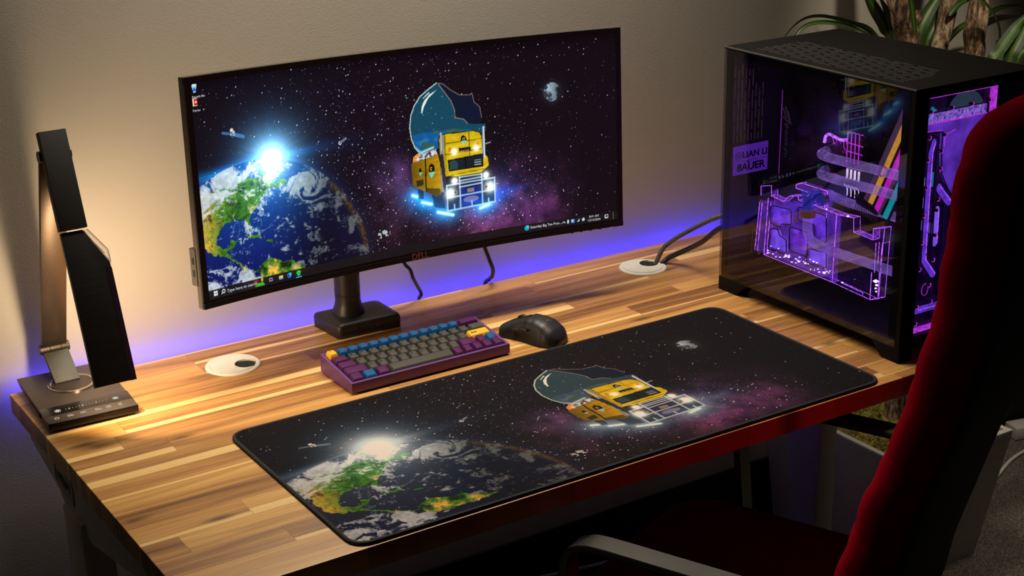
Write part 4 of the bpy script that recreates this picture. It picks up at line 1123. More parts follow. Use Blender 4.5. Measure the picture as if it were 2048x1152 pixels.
# stand
bq = rounded_poly([(.3005, .640), (.4165, .635), (.4165, .722), (.2945, .729)], .010, 5)
bm = BM()
cen = Vector((.355, .683))
def ringz(z, k): return [((Vector(p) - cen) * k + cen) for p in bq], z
prev = None
rings = []
for z, k in ((0, .985), (.002, 1), (.0185, 1), (.0225, .965), (.0255, .80)):
    rings.append([bm.verts.new((*(((Vector(p) - cen) * k) + cen), z)) for p in bq])
for a, b in zip(rings, rings[1:]):
    for i in range(len(a)):
        j = (i + 1) % len(a); bm.faces.new([a[i], a[j], b[j], b[i]])
bm.faces.new(rings[0][::-1]); bm.faces.new(rings[-1])
sb = link('stand_base', bm, M['black'], mon, angle=50)
bm = BM(); tube(bm, [(.336, .6365, .0022), (.336, .6365, .017)], .0004, n=6, sub=1); link('seam', bm, M['gloss'], sb)
for bx_, bz_, br_ in ((.361, .011, .0007), (.371, .012, .0010)):
    bm = BM(); cyl(bm, (bx_, .6370, bz_), (bx_, .6350, bz_), br_, n=8); link('stand_button', bm, M['moncase'], sb)
pc = (.3445, .690)
bm = BM()
lathe(bm, (*pc, 0), [(.0275, .0245), (.0270, .0300), (.0235, .0380), (.0215, .0460), (.0215, .0580)], 36); link('pole_collar', bm, M['black'], mon, angle=50)
bm = BM(); lathe(bm, (*pc, 0), [(.0208, .0575), (.0208, .0595), (.0216, .0605), (.0216, .30)], 36); link('pole', bm, M['black'], mon)
bm = BM()
prism(bm, [(pc[0] - .034, .648, .150), (pc[0] + .010, .648, .150), (pc[0] + .010, .662, .098), (pc[0] - .006, .662, .092), (pc[0] - .030, .660, .112)], [(pc[0] - .034, .672, .150), (pc[0] + .010, .672, .150), (pc[0] + .010, .672, .098), (pc[0] - .006, .672, .092), (pc[0] - .030, .672, .112)])
link('cable_cover', bm, M['black'], mon)
bm = BM(); box(bm, pc[0] - .03, .47, .655, .70, .25, .33, bev=.006); link('mount_arm', bm, M['black'], mon)

# ------------------------------------------------------------------ keyboard
KX0, KY0, KW, KD = .2140, .4240, .2830, .1070
kb = thing('keyboard', 'compact purple keyboard with blue, plum, grey and yellow keys before the monitor', 'keyboard', (KX0 + KW / 2, KY0 + KD / 2, 0))
ZF, ZR = .0185, .0320           # top of the case at the front and rear
def kz(y, h=0): return ZF + (ZR - ZF) * (y - KY0) / KD + h
bm = BM()
x0, x1, y0, y1 = KX0, KX0 + KW, KY0, KY0 + KD
rim = .0045
def wallbox(a, b, c, d):
    hexa(bm, [(a, c, .003), (a, c, kz(c)), (a, d, .003), (a, d, kz(d)), (b, c, .003), (b, c, kz(c)), (b, d, .003), (b, d, kz(d))])
wallbox(x0, x1, y0, y0 + rim); wallbox(x0, x1, y1 - rim, y1); wallbox(x0, x0 + rim, y0 + rim, y1 - rim); wallbox(x1 - rim, x1, y0 + rim, y1 - rim)
box(bm, x0 + rim, x1 - rim, y0 + rim, y1 - rim, .003, .009)
link('case', bm, M['purplecase'], kb, smooth=False)
bm = BM()
hexa(bm, [(x0 + rim, y0 + rim, .009), (x0 + rim, y0 + rim, kz(y0) - .006), (x0 + rim, y1 - rim, .009), (x0 + rim, y1 - rim, kz(y1) - .006), (x1 - rim, y0 + rim, .009), (x1 - rim, y0 + rim, kz(y0) - .006), (x1 - rim, y1 - rim, .009), (x1 - rim, y1 - rim, kz(y1) - .006)])
link('switch_plate', bm, M['kplate'], kb, smooth=False)
for fx in (x0 + .02, x1 - .02):
    for fy in (y0 + .012, y1 - .014):
        bm = BM(); cyl(bm, (fx, fy, 0), (fx, fy, .0032), .006, n=16); link('rubber_foot', bm, M['matbase'], kb)
U = (KW - 2 * rim) / 15.06; ky_in = y0 + rim; UY = (KD - 2 * rim) / 5.06
rows = [
    [(1, 'kyellow', 'o')] + [(1, 'kblue', c) for c in '1234567890-='] + [(2, 'kpurple', '')],
    [(1.5, 'kpurple', '')] + [(1, 'kgrey', c) for c in 'QWERTYUIOP[]'] + [(1.5, 'kgrey', '')],
    [(1.75, 'kpurple', '')] + [(1, 'kgrey', c) for c in "ASDFGHJKL;'"] + [(2.25, 'kyellow', 'Enter')],
    [(2.25, 'kpurple', '')] + [(1, 'kgrey', c) for c in 'ZXCVBNM,.'] + [(1.75, 'kpurple', ''), (1, 'kpurple', ''), (1, 'kblue', '')],
    [(1.25, 'kpurple', ''), (1.25, 'kblue', ''), (1.25, 'kpurple', ''), (6.25, 'kgrey', '')] + [(1, 'kpurple', '') for _ in range(5)],
]
prof = [(.0125, -6), (.0105, -2), (.0098, 3), (.0096, 7), (.0096, 7)]    # cap height over the plate and top tilt per row
for ri, row in enumerate(rows):
    u = 0
    yc = ky_in + UY * (4.5 - ri) + .03 * UY
    for wu, m, leg in row:
        xa = x0 + rim + (u + .03) * U + .0005; xb = xa + wu * U - .0010
        ya, yb = yc - UY / 2 + .0005, yc + UY / 2 - .0005
        hgt, tilt = prof[ri]
        zb = kz(yc, -.0035)
        zt = kz(yc, -.006) + hgt
        tx, ty = .0031, .0026
        dz = math.tan(R(tilt)) * (yb - ya - 2 * ty) / 2 
        slope = (ZR - ZF) / KD * (yb - ya) / 2
        bm = BM()
        zfr, zre = zt - slope + (-dz), zt + slope + dz
        hexa(bm, [(xa, ya, zb - slope), (xa + tx, ya + ty, zfr), (xa, yb, zb + slope), (xa + tx, yb - ty * .6, zre), (xb, ya, zb - slope), (xb - tx, ya + ty, zfr), (xb, yb, zb + slope), (xb - tx, yb - ty * .6, zre)], bev=.0007, seg=2)
        k = link('keycap', bm, M[m], kb, angle=40)
        if leg:
            rt, up = (1, 0, 0), (0, yb - ya - ty * 1.6, zre - zfr)
            o_ = ((xa + tx + .0028) if leg != 'Enter' else xa + tx + .008, yb - ty - .0035, zre + .0002 - (zre - zfr) * .25)
            if leg == 'Enter': o_ = (xa + tx + .008, (ya + yb) / 2, (zfr + zre) / 2 + .0006)
            t = text_mesh(leg, .0042 if leg != 'Enter' else .0048, o_, rt, up, .0006, 'CENTER')
            link('legend', t, M['legenddark' if m == 'kyellow' else ('legend' if m == 'kblue' else 'kplate')], k, smooth=False)
        u += wu

# ------------------------------------------------------------------ mouse
ms = thing('computer_mouse', 'black ergonomic wireless mouse lying to the right of the keyboard', 'mouse', (.5695, .4590, 0))
mr_ = Matrix.Translation((.5695, .4590, 0)) @ Matrix.Rotation(R(20), 4, 'Z')
ML = .110
def mouse_sec(t):
    """half width, height, side lean at t (0 = tail, 1 = nose)"""
    w = np.interp(t, [0, .03, .1, .25, .42, .6, .8, .95, 1], [.012, .020, .0275, .0315, .0295, .0275, .0292, .0305, .029])
    h = np.interp(t, [0, .03, .1, .25, .40, .55, .7, .85, .95, 1], [.012, .018, .0270, .0365, .0400, .0385, .0330, .0255, .0195, .0165])
    return float(w), float(h)
bm = BM()
n = 26; rings = []
NT = 34
for i in range(NT + 1):
    t = i / NT; t = t * t * (3 - 2 * t) * .35 + t * .65
    w, h = mouse_sec(t)
    rg_ = []
    y = (t - .5) * ML
    for k in range(n):
        a = math.pi * k / (n - 1)
        c, s = math.cos(a), math.sin(a)
        e = .62 if t < .5 else .52
        x = w * (abs(c) ** e) * (1 if c > 0 else -1)
        z = .0015 + (h - .0015) * (s ** (.80))
        pinch = 1 - .10 * math.sin(math.pi * min(1, z / max(h, .001))) * (1 if .2 < t < .85 else .4)
        x *= pinch
        rg_.append(bm.verts.new(mr_ @ Vector((x, y + (.004 * (1 - (c * c)) if t > .93 else 0), z))))
    rings.append(rg_)
for a, b in zip(rings, rings[1:]):
    for k in range(n - 1): bm.faces.new([a[k], a[k + 1], b[k + 1], b[k]])
    bm.faces.new([a[0], b[0], b[-1], a[-1]])
bm.faces.new(rings[0]); bm.faces.new(rings[-1][::-1])
body = link('shell', bm, M['mouse'], ms, angle=55)
def on_mouse(x, t, lift=.0003):
    w, h = mouse_sec(t); q = min(.999, abs(x) / w)
    c = q ** (1 / (.62 if t < .5 else .52)); s = math.sqrt(max(0, 1 - c * c))
    return mr_ @ Vector((x, (t - .5) * ML, .0015 + (h - .0015) * s ** .8 + lift))
bm = BM()
for x in (-.0012, .0012):
    pass
tube(bm, [on_mouse(0, t) for t in np.linspace(.60, .70, 5)], .0007, n=6, sub=1)
tube(bm, [on_mouse(-.0045, t) for t in np.linspace(.62, .99, 10)], .0006, n=6, sub=1); tube(bm, [on_mouse(.0045, t) for t in np.linspace(.62, .99, 10)], .0006, n=6, sub=1)
tube(bm, [on_mouse(x, .60 - abs(x) * 2.2, .0001) for x in np.linspace(-.022, .022, 12)], .0006, n=6, sub=1)
link('button_seam', bm, M['holeblack'], body)
bm = BM(); a = mr_ @ Vector((-.0035, .0262, .0272)); b = mr_ @ Vector((.0035, .0262, .0272)); cyl(bm, a, b, .0085, n=24); link('scroll_wheel', bm, M['blackmatte'], ms)
bm = BM()
q = [on_mouse(x, t, .0006) for x, t in ((-.0032, .58), (.0032, .58), (.0032, .66), (-.0032, .66))]
prism(bm, q, [p + Vector((0, 0, .0012)) for p in q]); link('profile_button', bm, M['moncase'], ms)
for t0, t1 in ((.46, .60), (.61, .74)):
    bm = BM()
    tube(bm, [mr_ @ Vector((-mouse_sec(t)[0] * .985, (t - .5) * ML, mouse_sec(t)[1] * .60)) for t in np.linspace(t0, t1, 6)], .0022, n=8, sub=1)
    link('side_button', bm, M['black'], ms)
bm = BM()
for k in (-1, 0, 1): tube(bm, [on_mouse(k * .0022 + .0012 * math.sin(u * 6), .235 + u * .05 - abs(k) * .01) for u in np.linspace(0, 1, 8)], .0004, n=5, sub=1)
link('emblem', bm, M['mouselogo'], body)
# ------------------------------------------------------------------ computer with glass sides
CX0, CX1, CY0, CY1, CZ0, CZ1 = .968, 1.231, .038, .471, .0245, .434
pc_ = thing('gaming_computer', 'large black glass-sided computer case glowing violet inside, standing at the desk right end', 'computer', (1.1, .255, 0))
def slotted(bm, fx, a0, a1, b0, b1, c0, c1, rows, gap, period, slot, stag):
    """plate in the a-b plane (thickness c) with rows of slots running along b; fx maps (a, b, c) to a point"""
    def bx(a, a2, b, b2):
        if a2 - a < 1e-6 or b2 - b < 1e-6: return
        hexa(bm, [fx(x, y, z) for x in (a, a2) for y in (b, b2) for z in (c0, c1)])
    prev = a0
    for i, (ra, sb0, sb1) in enumerate(rows):
        bx(prev, ra - gap / 2, b0, b1)
        b = b0; s = sb0 + (stag * period if i % 2 else 0)
        s0 = sb0 - (period * .5 if i % 2 else 0)
        while s0 + slot < sb0 + slot * .3: s0 += period
        cur = b0
        k = s0
        while k < sb1 - slot * .25:
            lo, hi = max(k, sb0), min(k + slot, sb1)
            bx(ra - gap / 2, ra + gap / 2, cur, lo); cur = hi; k += period
        bx(ra - gap / 2, ra + gap / 2, cur, b1)
        prev = ra + gap / 2
    bx(prev, a1, b0, b1)
# top
bm = BM()
rows = [(.995 + i * .0100, .090 + (.0 if i < 7 else .006 * (i - 6)), .425) for i in range(11)]
slotted(bm, lambda a, b, c: (a, b, c), CX0, CX1, CY0, CY1, CZ1 - .004, CZ1, rows, .0030, .052, .044, .5)
top_ = link('top_panel', bm, M['casetop'], pc_, smooth=False)
bm = BM()
for i, (ra, b0, b1) in enumerate(rows):
    k = b0 - (.026 if i % 2 else 0)
    while k < b1:
        lo, hi = max(k, b0) + .001, min(k + .044, b1) - .001
        if hi > lo: box(bm, ra + .0013, ra + .0017, lo, hi, CZ1 - .0035, CZ1 + .00015)
        k += .052
link('slot_lit_lip', bm, M['slot'], top_, smooth=False)
bm = BM(); box(bm, CX0 - .0004, CX0 + .0012, CY0, CY1, CZ1 - .0018, CZ1 + .0004); link('lit_edge_strip', bm, M['slot'], top_, smooth=False)  # pale strip paints the lit left edge of the top
# frame: front pillar, rear pillar, roof and floor rails
bm = BM()
box(bm, CX0 + .0005, CX0 + .030, CY0, CY0 + .0105, CZ0, CZ1 - .004, bev=.001)
box(bm, CX0 + .006, CX0 + .022, CY0 + .010, CY0 + .030, CZ0, CZ1 - .004)
box(bm, CX0 + .0055, CX1, CY1 - .004, CY1, CZ0, CZ0 + .02)
box(bm, CX0 + .0055, CX0 + .010, CY1 - .012, CY1, CZ0, CZ1 - .004)
box(bm, CX1 - .012, CX1, CY0, CY0 + .012, CZ0, CZ1 - .004)
box(bm, CX0 + .03, CX1, CY0, CY0 + .010, .418, CZ1 - .004); box(bm, CX0 + .03, CX1, CY0, CY0 + .010, CZ0, .0335)
box(bm, CX0 + .006, CX0 + .012, CY0 + .02, CY1 - .01, .416, CZ1 - .004); box(bm, CX0 + .006, CX0 + .012, CY0 + .02, CY1 - .01, CZ0, .030)
link('frame', bm, M['casetop'], pc_, smooth=False)
bm = BM(); box(bm, CX0 + .006, CX1, CY0 + .012, CY1 - .004, CZ0, .0265); link('bottom_panel', bm, M['pcb'], pc_, smooth=False)
bm = BM(); box(bm, CX1 - .003, CX1, CY0 + .01, CY1 - .004, CZ0, CZ1 - .004); link('side_panel', bm, M['casetop'], pc_, smooth=False)
for y0, y1, yb0, yb1 in ((.398, CY1, .424, CY1), (CY0, .098, CY0, .074)):
    for xa, xb in ((CX0, CX0 + .03), (CX1 - .03, CX1)):
        bm = BM(); hexa(bm, [(xa, yb0 if y0 > .3 else y0, 0), (xa, y0, CZ0), (xa, y1 if y0 > .3 else yb1, 0), (xa, y1, CZ0), (xb, yb0 if y0 > .3 else y0, 0), (xb, y0, CZ0), (xb, y1 if y0 > .3 else yb1, 0), (xb, y1, CZ0)], bev=.0008)
        link('foot', bm, M['casetop'], pc_)
bm = BM(); box(bm, CX0, CX0 + .004, CY0 + .010, CY1 - .0005, CZ0, CZ1 - .005); link('side_glass', bm, M['glass'], pc_, smooth=False)
bm = BM(); box(bm, CX0 + .030, CX1 - .012, CY0, CY0 + .004, .0335, .418); link('front_glass', bm, M['glass'], pc_, smooth=False)
# rear panel with slots that look through to the wall
bm = BM()
rows = [(.9815 + i * .0078, .266, .402 if i < 4 else (.392 if i < 6 else .366)) for i in range(9)]
slotted(bm, lambda a, b, c: (a, c, b), CX0 + .008, 1.10, CZ0, CZ1 - .004, .4555, .4575, rows, .0034, .038, .033, .5)
rear = link('rear_panel', bm, M['rearsteel'], pc_, smooth=False)
bm = BM(); box(bm, .9795, 1.0580, .4535, .4556, .2085, .2600, bev=.0008); npl = link('maker_plate', bm, M['plate'], pc_)
ts = [text_mesh('LIAN LI', .0160, (1.0275, .4532, .2425), (1, 0, 0), (0, 0, 1), .0006, sx=1.12, bold=.0004), text_mesh('8AUER', .0185, (1.0190, .4532, .2205), (1, 0, 0), (0, 0, 1), .0006, sx=1.15, bold=.0005), text_mesh('der', .0060, (1.0130, .4532, .2305), (1, 0, 0), (0, 0, 1), .0006)]
bmt = join_meshes(ts)
tube(bmt, [(.9905 + .0068 * math.cos(a), .4532, .2425 + .0068 * math.sin(a)) for a in np.linspace(0, 2 * math.pi, 20)[:-1]], .0006, n=5, sub=1, closed=True)
tube(bmt, [(.9890, .4532, .2470), (.9875, .4532, .2405), (.9905, .4532, .2405)], .0007, n=5, sub=1); tube(bmt, [(.9925, .4532, .2385), (.9940, .4532, .2445), (.9912, .4532, .2430)], .0007, n=5, sub=1)
tube(bmt, [(.9810, .4533, .2315), (1.056, .4533, .2325)], .0003, n=4, sub=1)
link('plate_lettering', bmt, M['platetext'], npl, smooth=False)
# motherboard tray, board and coolers
bm = BM(); box(bm, 1.100, 1.103, .10, .4555, CZ0, CZ1 - .004); link('board_tray', bm, M['pcb'], pc_, smooth=False)
bm = BM(); box(bm, 1.092, 1.097, .135, .440, .045, .385, bev=.001)
for k in range(26):
    y = RNG.uniform(.15, .42); z = RNG.uniform(.20, .37); box(bm, 1.088, 1.0925, y, y + RNG.uniform(.006, .02), z, z + RNG.uniform(.006, .02))
board = link('motherboard', bm, M['pcb'], pc_, smooth=False)
bm = BM(); pr = [(.440, .385), (.425, .340), (.405, .305), (.418, .285), (.402, .255), (.404, .225), (.418, .200), (.440, .190)]
prism(bm, [(1.078, y, z) for y, z in pr], [(1.092, y, z) for y, z in pr], bev=.001); shr = link('heatsink_cover', bm, M['pcbpart'], board)
t1 = text_mesh('TUF GAMING', .0105, (1.0775, .4300, .262), (0, 0, 1), (0, 1, 0), .0006)
bmt = join_meshes([t1])
for q in ([(.440, .318), (.432, .300)], [(.434, .321), (.424, .297)], [(.428, .314), (.420, .292)], [(.440, .302), (.422, .294)], [(.436, .290), (.426, .286)]):
    tube(bmt, [(1.0775, y, z) for y, z in q], .0013, n=5, sub=1)
link('cover_lettering', bmt, M['dimtext'], shr, smooth=False)
bm = BM(); tube(bm, [(1.079, .4455, .3480), (1.079, .4470, .1990)], .0010, n=6, sub=1); link('lit_seam', bm, M['dimline'], board)
bm = BM()
for a, b in (((1.1, .3777, .3705), (1.1, .3479, .3708)), ((1.1, .2575, .3695), (1.1, .2223, .3702)), ((1.06, .455, .395), (1.09, .440, .393))):
    tube(bm, [a, b], .0007, n=6, sub=1)
link('roof_glow_line', bm, M['pink'], pc_)  # emissive lines paint LED light glinting near the roof
bm = BM(); pr = [(.2380, .3445), (.2185, .3465), (.2180, .3405), (.2310, .3315)]
prism(bm, [(1.0985, y, z) for y, z in pr], [(1.0995, y, z) for y, z in pr]); lg = link('tray_emblem', bm, M['pink'], pc_, smooth=False)
bm = BM(); tube(bm, [(1.098, .2262 + .0025 * math.cos(a), .3405 + .003 * math.sin(a)) for a in np.linspace(0, 2 * math.pi, 14)[:-1]], .0006, n=5, sub=1, closed=True); link('emblem_ring', bm, M['platetext'], lg)
# processor water block
bm = BM(); box(bm, 1.078, 1.092, .2765, .3345, .2560, .2930, bev=.003); cpu = link('processor_block', bm, M['pcbpart'], pc_)
bm = BM()
tube(bm, [(1.076, .3345, .278), (1.076, .3320, .2890), (1.076, .3240, .2945), (1.076, .3120, .2930), (1.076, .2960, .2905), (1.076, .2780, .2945)], .0026, n=8)
tube(bm, [(1.076, .2770, .2940), (1.076, .2765, .2620), (1.076, .2800, .2560)], .0017, n=8)
link('block_edge', bm, M['edge'], cpu)
bm = BM()
for i in range(5):
    y = .318 - i * .008; tube(bm, [(1.0772, y, .2915), (1.0772, y - .004, .285), (1.0772, y - .004, .279), (1.0772, y - .012, .269)], .0005, n=5, sub=1)
link('circuit_line', bm, M['pink'], cpu)
for z in (.2745, .2420):
    bm = BM(); cyl(bm, (1.078, .3010, z), (1.052, .3010, z), .0095, n=24); f = link('tube_fitting', bm, M['pcbpart'], pc_)
    bm = BM(); tube(bm, [(1.070, .3010 + .0100 * math.cos(a), z + .0100 * math.sin(a)) for a in np.linspace(-1.9, 1.4, 14)], .0011, n=6, sub=1); link('fitting_ring', bm, M['pink'], f)
# memory
for i, y in enumerate((.2715, .2628, .2540, .2450)):
    bm = BM(); box(bm, 1.070, 1.092, y - .0032, y + .0032, .2300, .3085 - .0003 * i, bev=.0006); st = link('memory_stick', bm, M['pcbpart'], pc_)
    bm = BM(); tube(bm, [(1.0695, y + .0022, .259), (1.0695, y + .0026, .3095), (1.0695, y - .0055, .3105)], .00085, n=6, sub=1)
    for z in (.2918, .2776): tube(bm, [(1.0695, y + .002, z), (1.0695, y - .0065, z - .0012)], .0007, n=6, sub=1)
    link('lit_edge', bm, M['pink'], st)
    bm = BM(); box(bm, 1.0685, 1.070, y - .0028, y + .0008, .2310, .2480); link('white_light_bar', bm, M['ramw'], st, smooth=False)
    bm = BM(); tube(bm, [(1.060, y - .004, .2235), (1.060, y - .0105, .2205), (1.060, y - .0125, .2135), (1.060, y - .0125, .2055)], .0008, n=6); link('cable_comb', bm, M['ramw'], st)
# hard tubing
def htube(name, pts):
    bm = BM(); tube(bm, pts, .0080, n=16, sub=8); return link(name, bm, M['tubing'], pc_)
htube('coolant_tube', [(1.056, .3010, .2745), (1.045, .3010, .2740), (1.034, .2965, .2728), (1.030, .2840, .2722), (1.030, .265, .2720), (1.030, .2249, .2730), (1.030, .165, .2748), (1.030, .066, .2770)])
htube('coolant_tube', [(1.056, .3010, .2420), (1.045, .3005, .2415), (1.034, .2950, .2400), (1.030, .2824, .2392), (1.030, .265, .2392), (1.030, .225, .2396), (1.030, .1722, .2414), (1.030, .066, .2445)])
htube('coolant_tube', [(1.060, .300, .1975), (1.060, .2576, .1945), (1.060, .2135, .1950), (1.060, .066, .1960)])
htube('coolant_tube', [(1.000, .2858, .1800), (1.000, .2868, .1600), (1.000, .2850, .1450), (1.000, .2760, .1352), (1.000, .2600, .1312), (1.000, .2218, .1292), (1.000, .1355, .1312), (1.000, .066, .1320)])
bm = BM()
for yy, z, x in ((.2300, .2729, 1.030), (.1560, .2751, 1.030), (.1525, .2751, 1.030), (.2180, .1293, 1.0), (.2215, .1293, 1.0), (.2140, .1293, 1.0)):
    tube(bm, [(x + .0082 * math.cos(a), yy, z + .0082 * math.sin(a)) for a in np.linspace(0, 2 * math.pi, 18)[:-1]], .0006, n=5, sub=1, closed=True)
link('tube_mark', bm, M['dimline'], pc_)
# rainbow cable run
a0, a1 = Vector((1.052, .1300, .3640)), Vector((1.052, .1990, .2080))
dv = (a1 - a0); side = Vector((0, -dv.z, dv.y)).normalized(); side = side if side.y < 0 else -side
cols = ['rib0', 'rib0', 'rib1', 'rib1', 'ribk', 'rib2', 'rib2', 'rib0', 'ribk', 'rib3', 'rib3', 'ribk']
bund = None
for i, m in enumerate(cols):
    o = side * (i * .0053 - .012)
    st = 0.0 if i > 3 else 0.02
    bm = BM(); tube(bm, [a0 + o + dv * (-.25), a0 + o + dv * .3, a0 + o + dv * .7, a1 + o], .00245, n=8, sub=3)
    w = link('cable_run' if bund is None else 'cable_strand', bm, M[m], pc_ if bund is None else bund)
    if bund is None: bund = w
bm = BM()
pr = [(.2290, .2165), (.1870, .2065), (.1790, .1935), (.2240, .2030)]
prism(bm, [(1.046, y, z) for y, z in pr], [(1.062, y, z) for y, z in pr], bev=.001); cn = link('power_connector', bm, M['black'], pc_)
bm = BM()
for k in range(11):
    y = .2230 - k * .0048; z = .2030 - k * .0011; tube(bm, [(1.0455, y, z), (1.0455, y + .003, z - .011)], .0007, n=5, sub=1)
link('connector_comb', bm, M['dimtext'], cn)
# graphics card with acrylic block
OUT = [(.4049, .1739), (.4243, .1747), (.4251, .1907), (.3985, .1977), (.3975, .1792), (.367, .1767), (.3528, .1898), (.331, .1949), (.3305, .188), (.2942, .188), (.233, .1857), (.2004, .1889), (.1986, .1654), (.1555, .1632), (.1558, .1821), (.1318, .1891), (.1333, .1634), (.1354, .0691), (.1536, .0618), (.241, .0668), (.411, .0695)]
GX = 1.019
bm = BM(); prism(bm, [(GX, y, z) for y, z in OUT], [(GX + .015, y, z) for y, z in OUT]); gpu = link('graphics_card', bm, M['acrylicdim'], pc_, smooth=False)
bm = BM(); pr = [(.4349, .068), (.4265, .170), (.140, .176), (.140, .064)]
prism(bm, [(GX + .016, y, z) for y, z in pr], [(GX + .020, y, z) for y, z in pr]); link('circuit_board', bm, M['pcb'], gpu, smooth=False)
bm = BM(); pr = [(.4263, .1625), (.4042, .1615), (.411, .0695), (.4348, .0714)]
prism(bm, [(GX + .002, y, z) for y, z in pr], [(GX + .015, y, z) for y, z in pr]); link('end_plate', bm, M['acrylic'], gpu, smooth=False)
bm = BM(); pr = [(.4030, .172), (.262, .182), (.2425, .182), (.2440, .0675), (.409, .070)]
prism(bm, [(GX + .004, y, z) for y, z in pr], [(GX + .0145, y, z) for y, z in pr]); link('coolant_chamber', bm, M['acrylic'], gpu, smooth=False)
bm = BM(); pr = [(.4010, .164), (.372, .164), (.352, .180), (.262, .180), (.2480, .176), (.2500, .0700), (.4060, .0730)]
prism(bm, [(GX + .0110, y, z) for y, z in pr], [(GX + .0112, y, z) for y, z in pr]); link('chamber_glow', bm, M['chamber'], gpu, smooth=False)
POCK = [([(.3960, .1610), (.3490, .1650), (.3475, .1400), (.3700, .1370), (.3720, .1300), (.3960, .1330)], 'pocket'), ([(.3960, .1200), (.3760, .1220), (.3740, .1130), (.3580, .1120), (.3560, .0870), (.3990, .0850)], 'pocketlight'), ([(.3273, .1748), (.2648, .1744), (.262, .1335), (.2878, .1267), (.2896, .1543), (.3259, .1522)], 'pocket'), ([(.3470, .1350), (.3060, .1350), (.3040, .0960), (.3450, .0960)], 'pocket'), ([(.3023, .1087), (.2593, .1123), (.2588, .087), (.3021, .0856)], 'pocketlight')]
for q, m in POCK:
    q2 = rounded_poly(q, .006, 4)
    bm = BM(); prism(bm, [(GX + .0050, y, z) for y, z in q2], [(GX + .0052, y, z) for y, z in q2]); pk = link('coolant_pocket', bm, M[m], gpu, smooth=False)
    bm = BM(); c = sum((Vector(p) for p in q), Vector((0, 0))) / len(q)
    q3 = rounded_poly([tuple(c + (Vector(p) - c) * 1.10) for p in q], .006, 5)
    tube(bm, [(GX - .0003, y, z) for y, z in q3], .00110, n=6, sub=1, closed=True); link('gasket', bm, M['oring'], pk)
bm = BM()
for k in range(7):
    tube(bm, [(GX + .0045, .3425 - .0006 * k, .1300 - k * .004), (GX + .0045, .3105 - .0004 * k, .1300 - k * .0042)], .0004, n=4, sub=1)
link('cooling_fin', bm, M['pink'], gpu)
# bright edges where light leaves the acrylic
bm = BM()
n = len(OUT)
for i in range(n):
    a, b = OUT[i], OUT[(i + 1) % n]
    if i in (0,): continue
    tube(bm, [(GX, *a), (GX, *b)], .00055, n=5, sub=1)
    tube(bm, [(GX + .0145, *a), (GX + .0145, *b)], .00040, n=5, sub=1)
    tube(bm, [(GX, *a), (GX + .0145, *a)], .00045, n=5, sub=1)
for a, b in (((.2387, .1840), (.2410, .0677)), ((.4263, .1625), (.4348, .0714)), ((.4200, .1615), (.4280, .0714)), ((.4049, .1739), (.411, .0695)), ((.3975, .170), (.4035, .072)), ((.1478, .1600), (.1475, .1100)), ((.1345, .163), (.1352, .1268)), ((.1410, .163), (.1412, .127)), ((.1536, .1086), (.1537, .0627)), ((.1365, .1131), (.1367, .0697)), ((.262, .182), (.262, .171)), ((.2190, .0721), (.170, .0690)), ((.170, .0690), (.170, .0635))):
    tube(bm, [(GX - .0004, *a), (GX - .0004, *b)], .00060, n=5, sub=1)
link('lit_edge', bm, M['edge'], gpu)
# lit top faces of the block
bm = BM()
for i in (3, 4, 5, 6, 9, 10, 12, 13, 14, 1):
    a, b = OUT[i], OUT[i + 1]
    bm.faces.new([bm.verts.new(p) for p in ((GX + .0002, a[0], a[1] + .0003), (GX + .0002, b[0], b[1] + .0003), (GX + .0143, b[0], b[1] + .0003), (GX + .0143, a[0], a[1] + .0003))])
link('lit_top', bm, clear('edge_lit_acrylic', (.7, .6, .9), .8, 0, emit=(.46, .10, .92), estr=.45, noise_em=.9, nscale=130), gpu, smooth=False)
bm = BM(); r2 = random.Random(5)
for i in range(44):
    t = r2.random(); y = .405 - t * .155; z = .0715 + r2.random() * .012 + (.006 if r2.random() < .2 else 0) + t * .002
    lathe(bm, (GX + .002, y, z), [(.0004, -.0008), (r2.uniform(.0006, .0022), 0), (.0004, .0008)], 7)
for y, z, r in ((.3565, .0816, .0024), (.3239, .0805, .0024), (.2617, .0775, .003), (.2188, .0721, .0022), (.2144, .1880, .0026), (.1446, .0960, .0048), (.1420, .0900, .003), (.1440, .0840, .002), (.1425, .0790, .0018), (.2640, .1880, .0016)):
    lathe(bm, (GX + .001, y, z), [(.0006, -r * .6), (r, 0), (.0006, r * .6)], 10)
link('light_sparkle', bm, M['edgehot'], gpu)
for y, z in ((.4366, .107), (.4337, .1013), (.4357, .0888), (.4366, .0812), (.4345, .0762), (.4262, .0673), (.3918, .0738), (.425, .1640), (.4146, .1640)):
    bm = BM(); cyl(bm, (GX - .0008, y, z), (GX + .003, y, z), .0026, n=12); link('screw', bm, M['gold' if z < .12 else 'screw'], gpu)
bm = BM(); tube(bm, [(GX + .002, .4445, .1065), (GX + .002, .4465, .0640)], .0006, n=5, sub=1); link('card_bracket', bm, M['gold'], gpu)
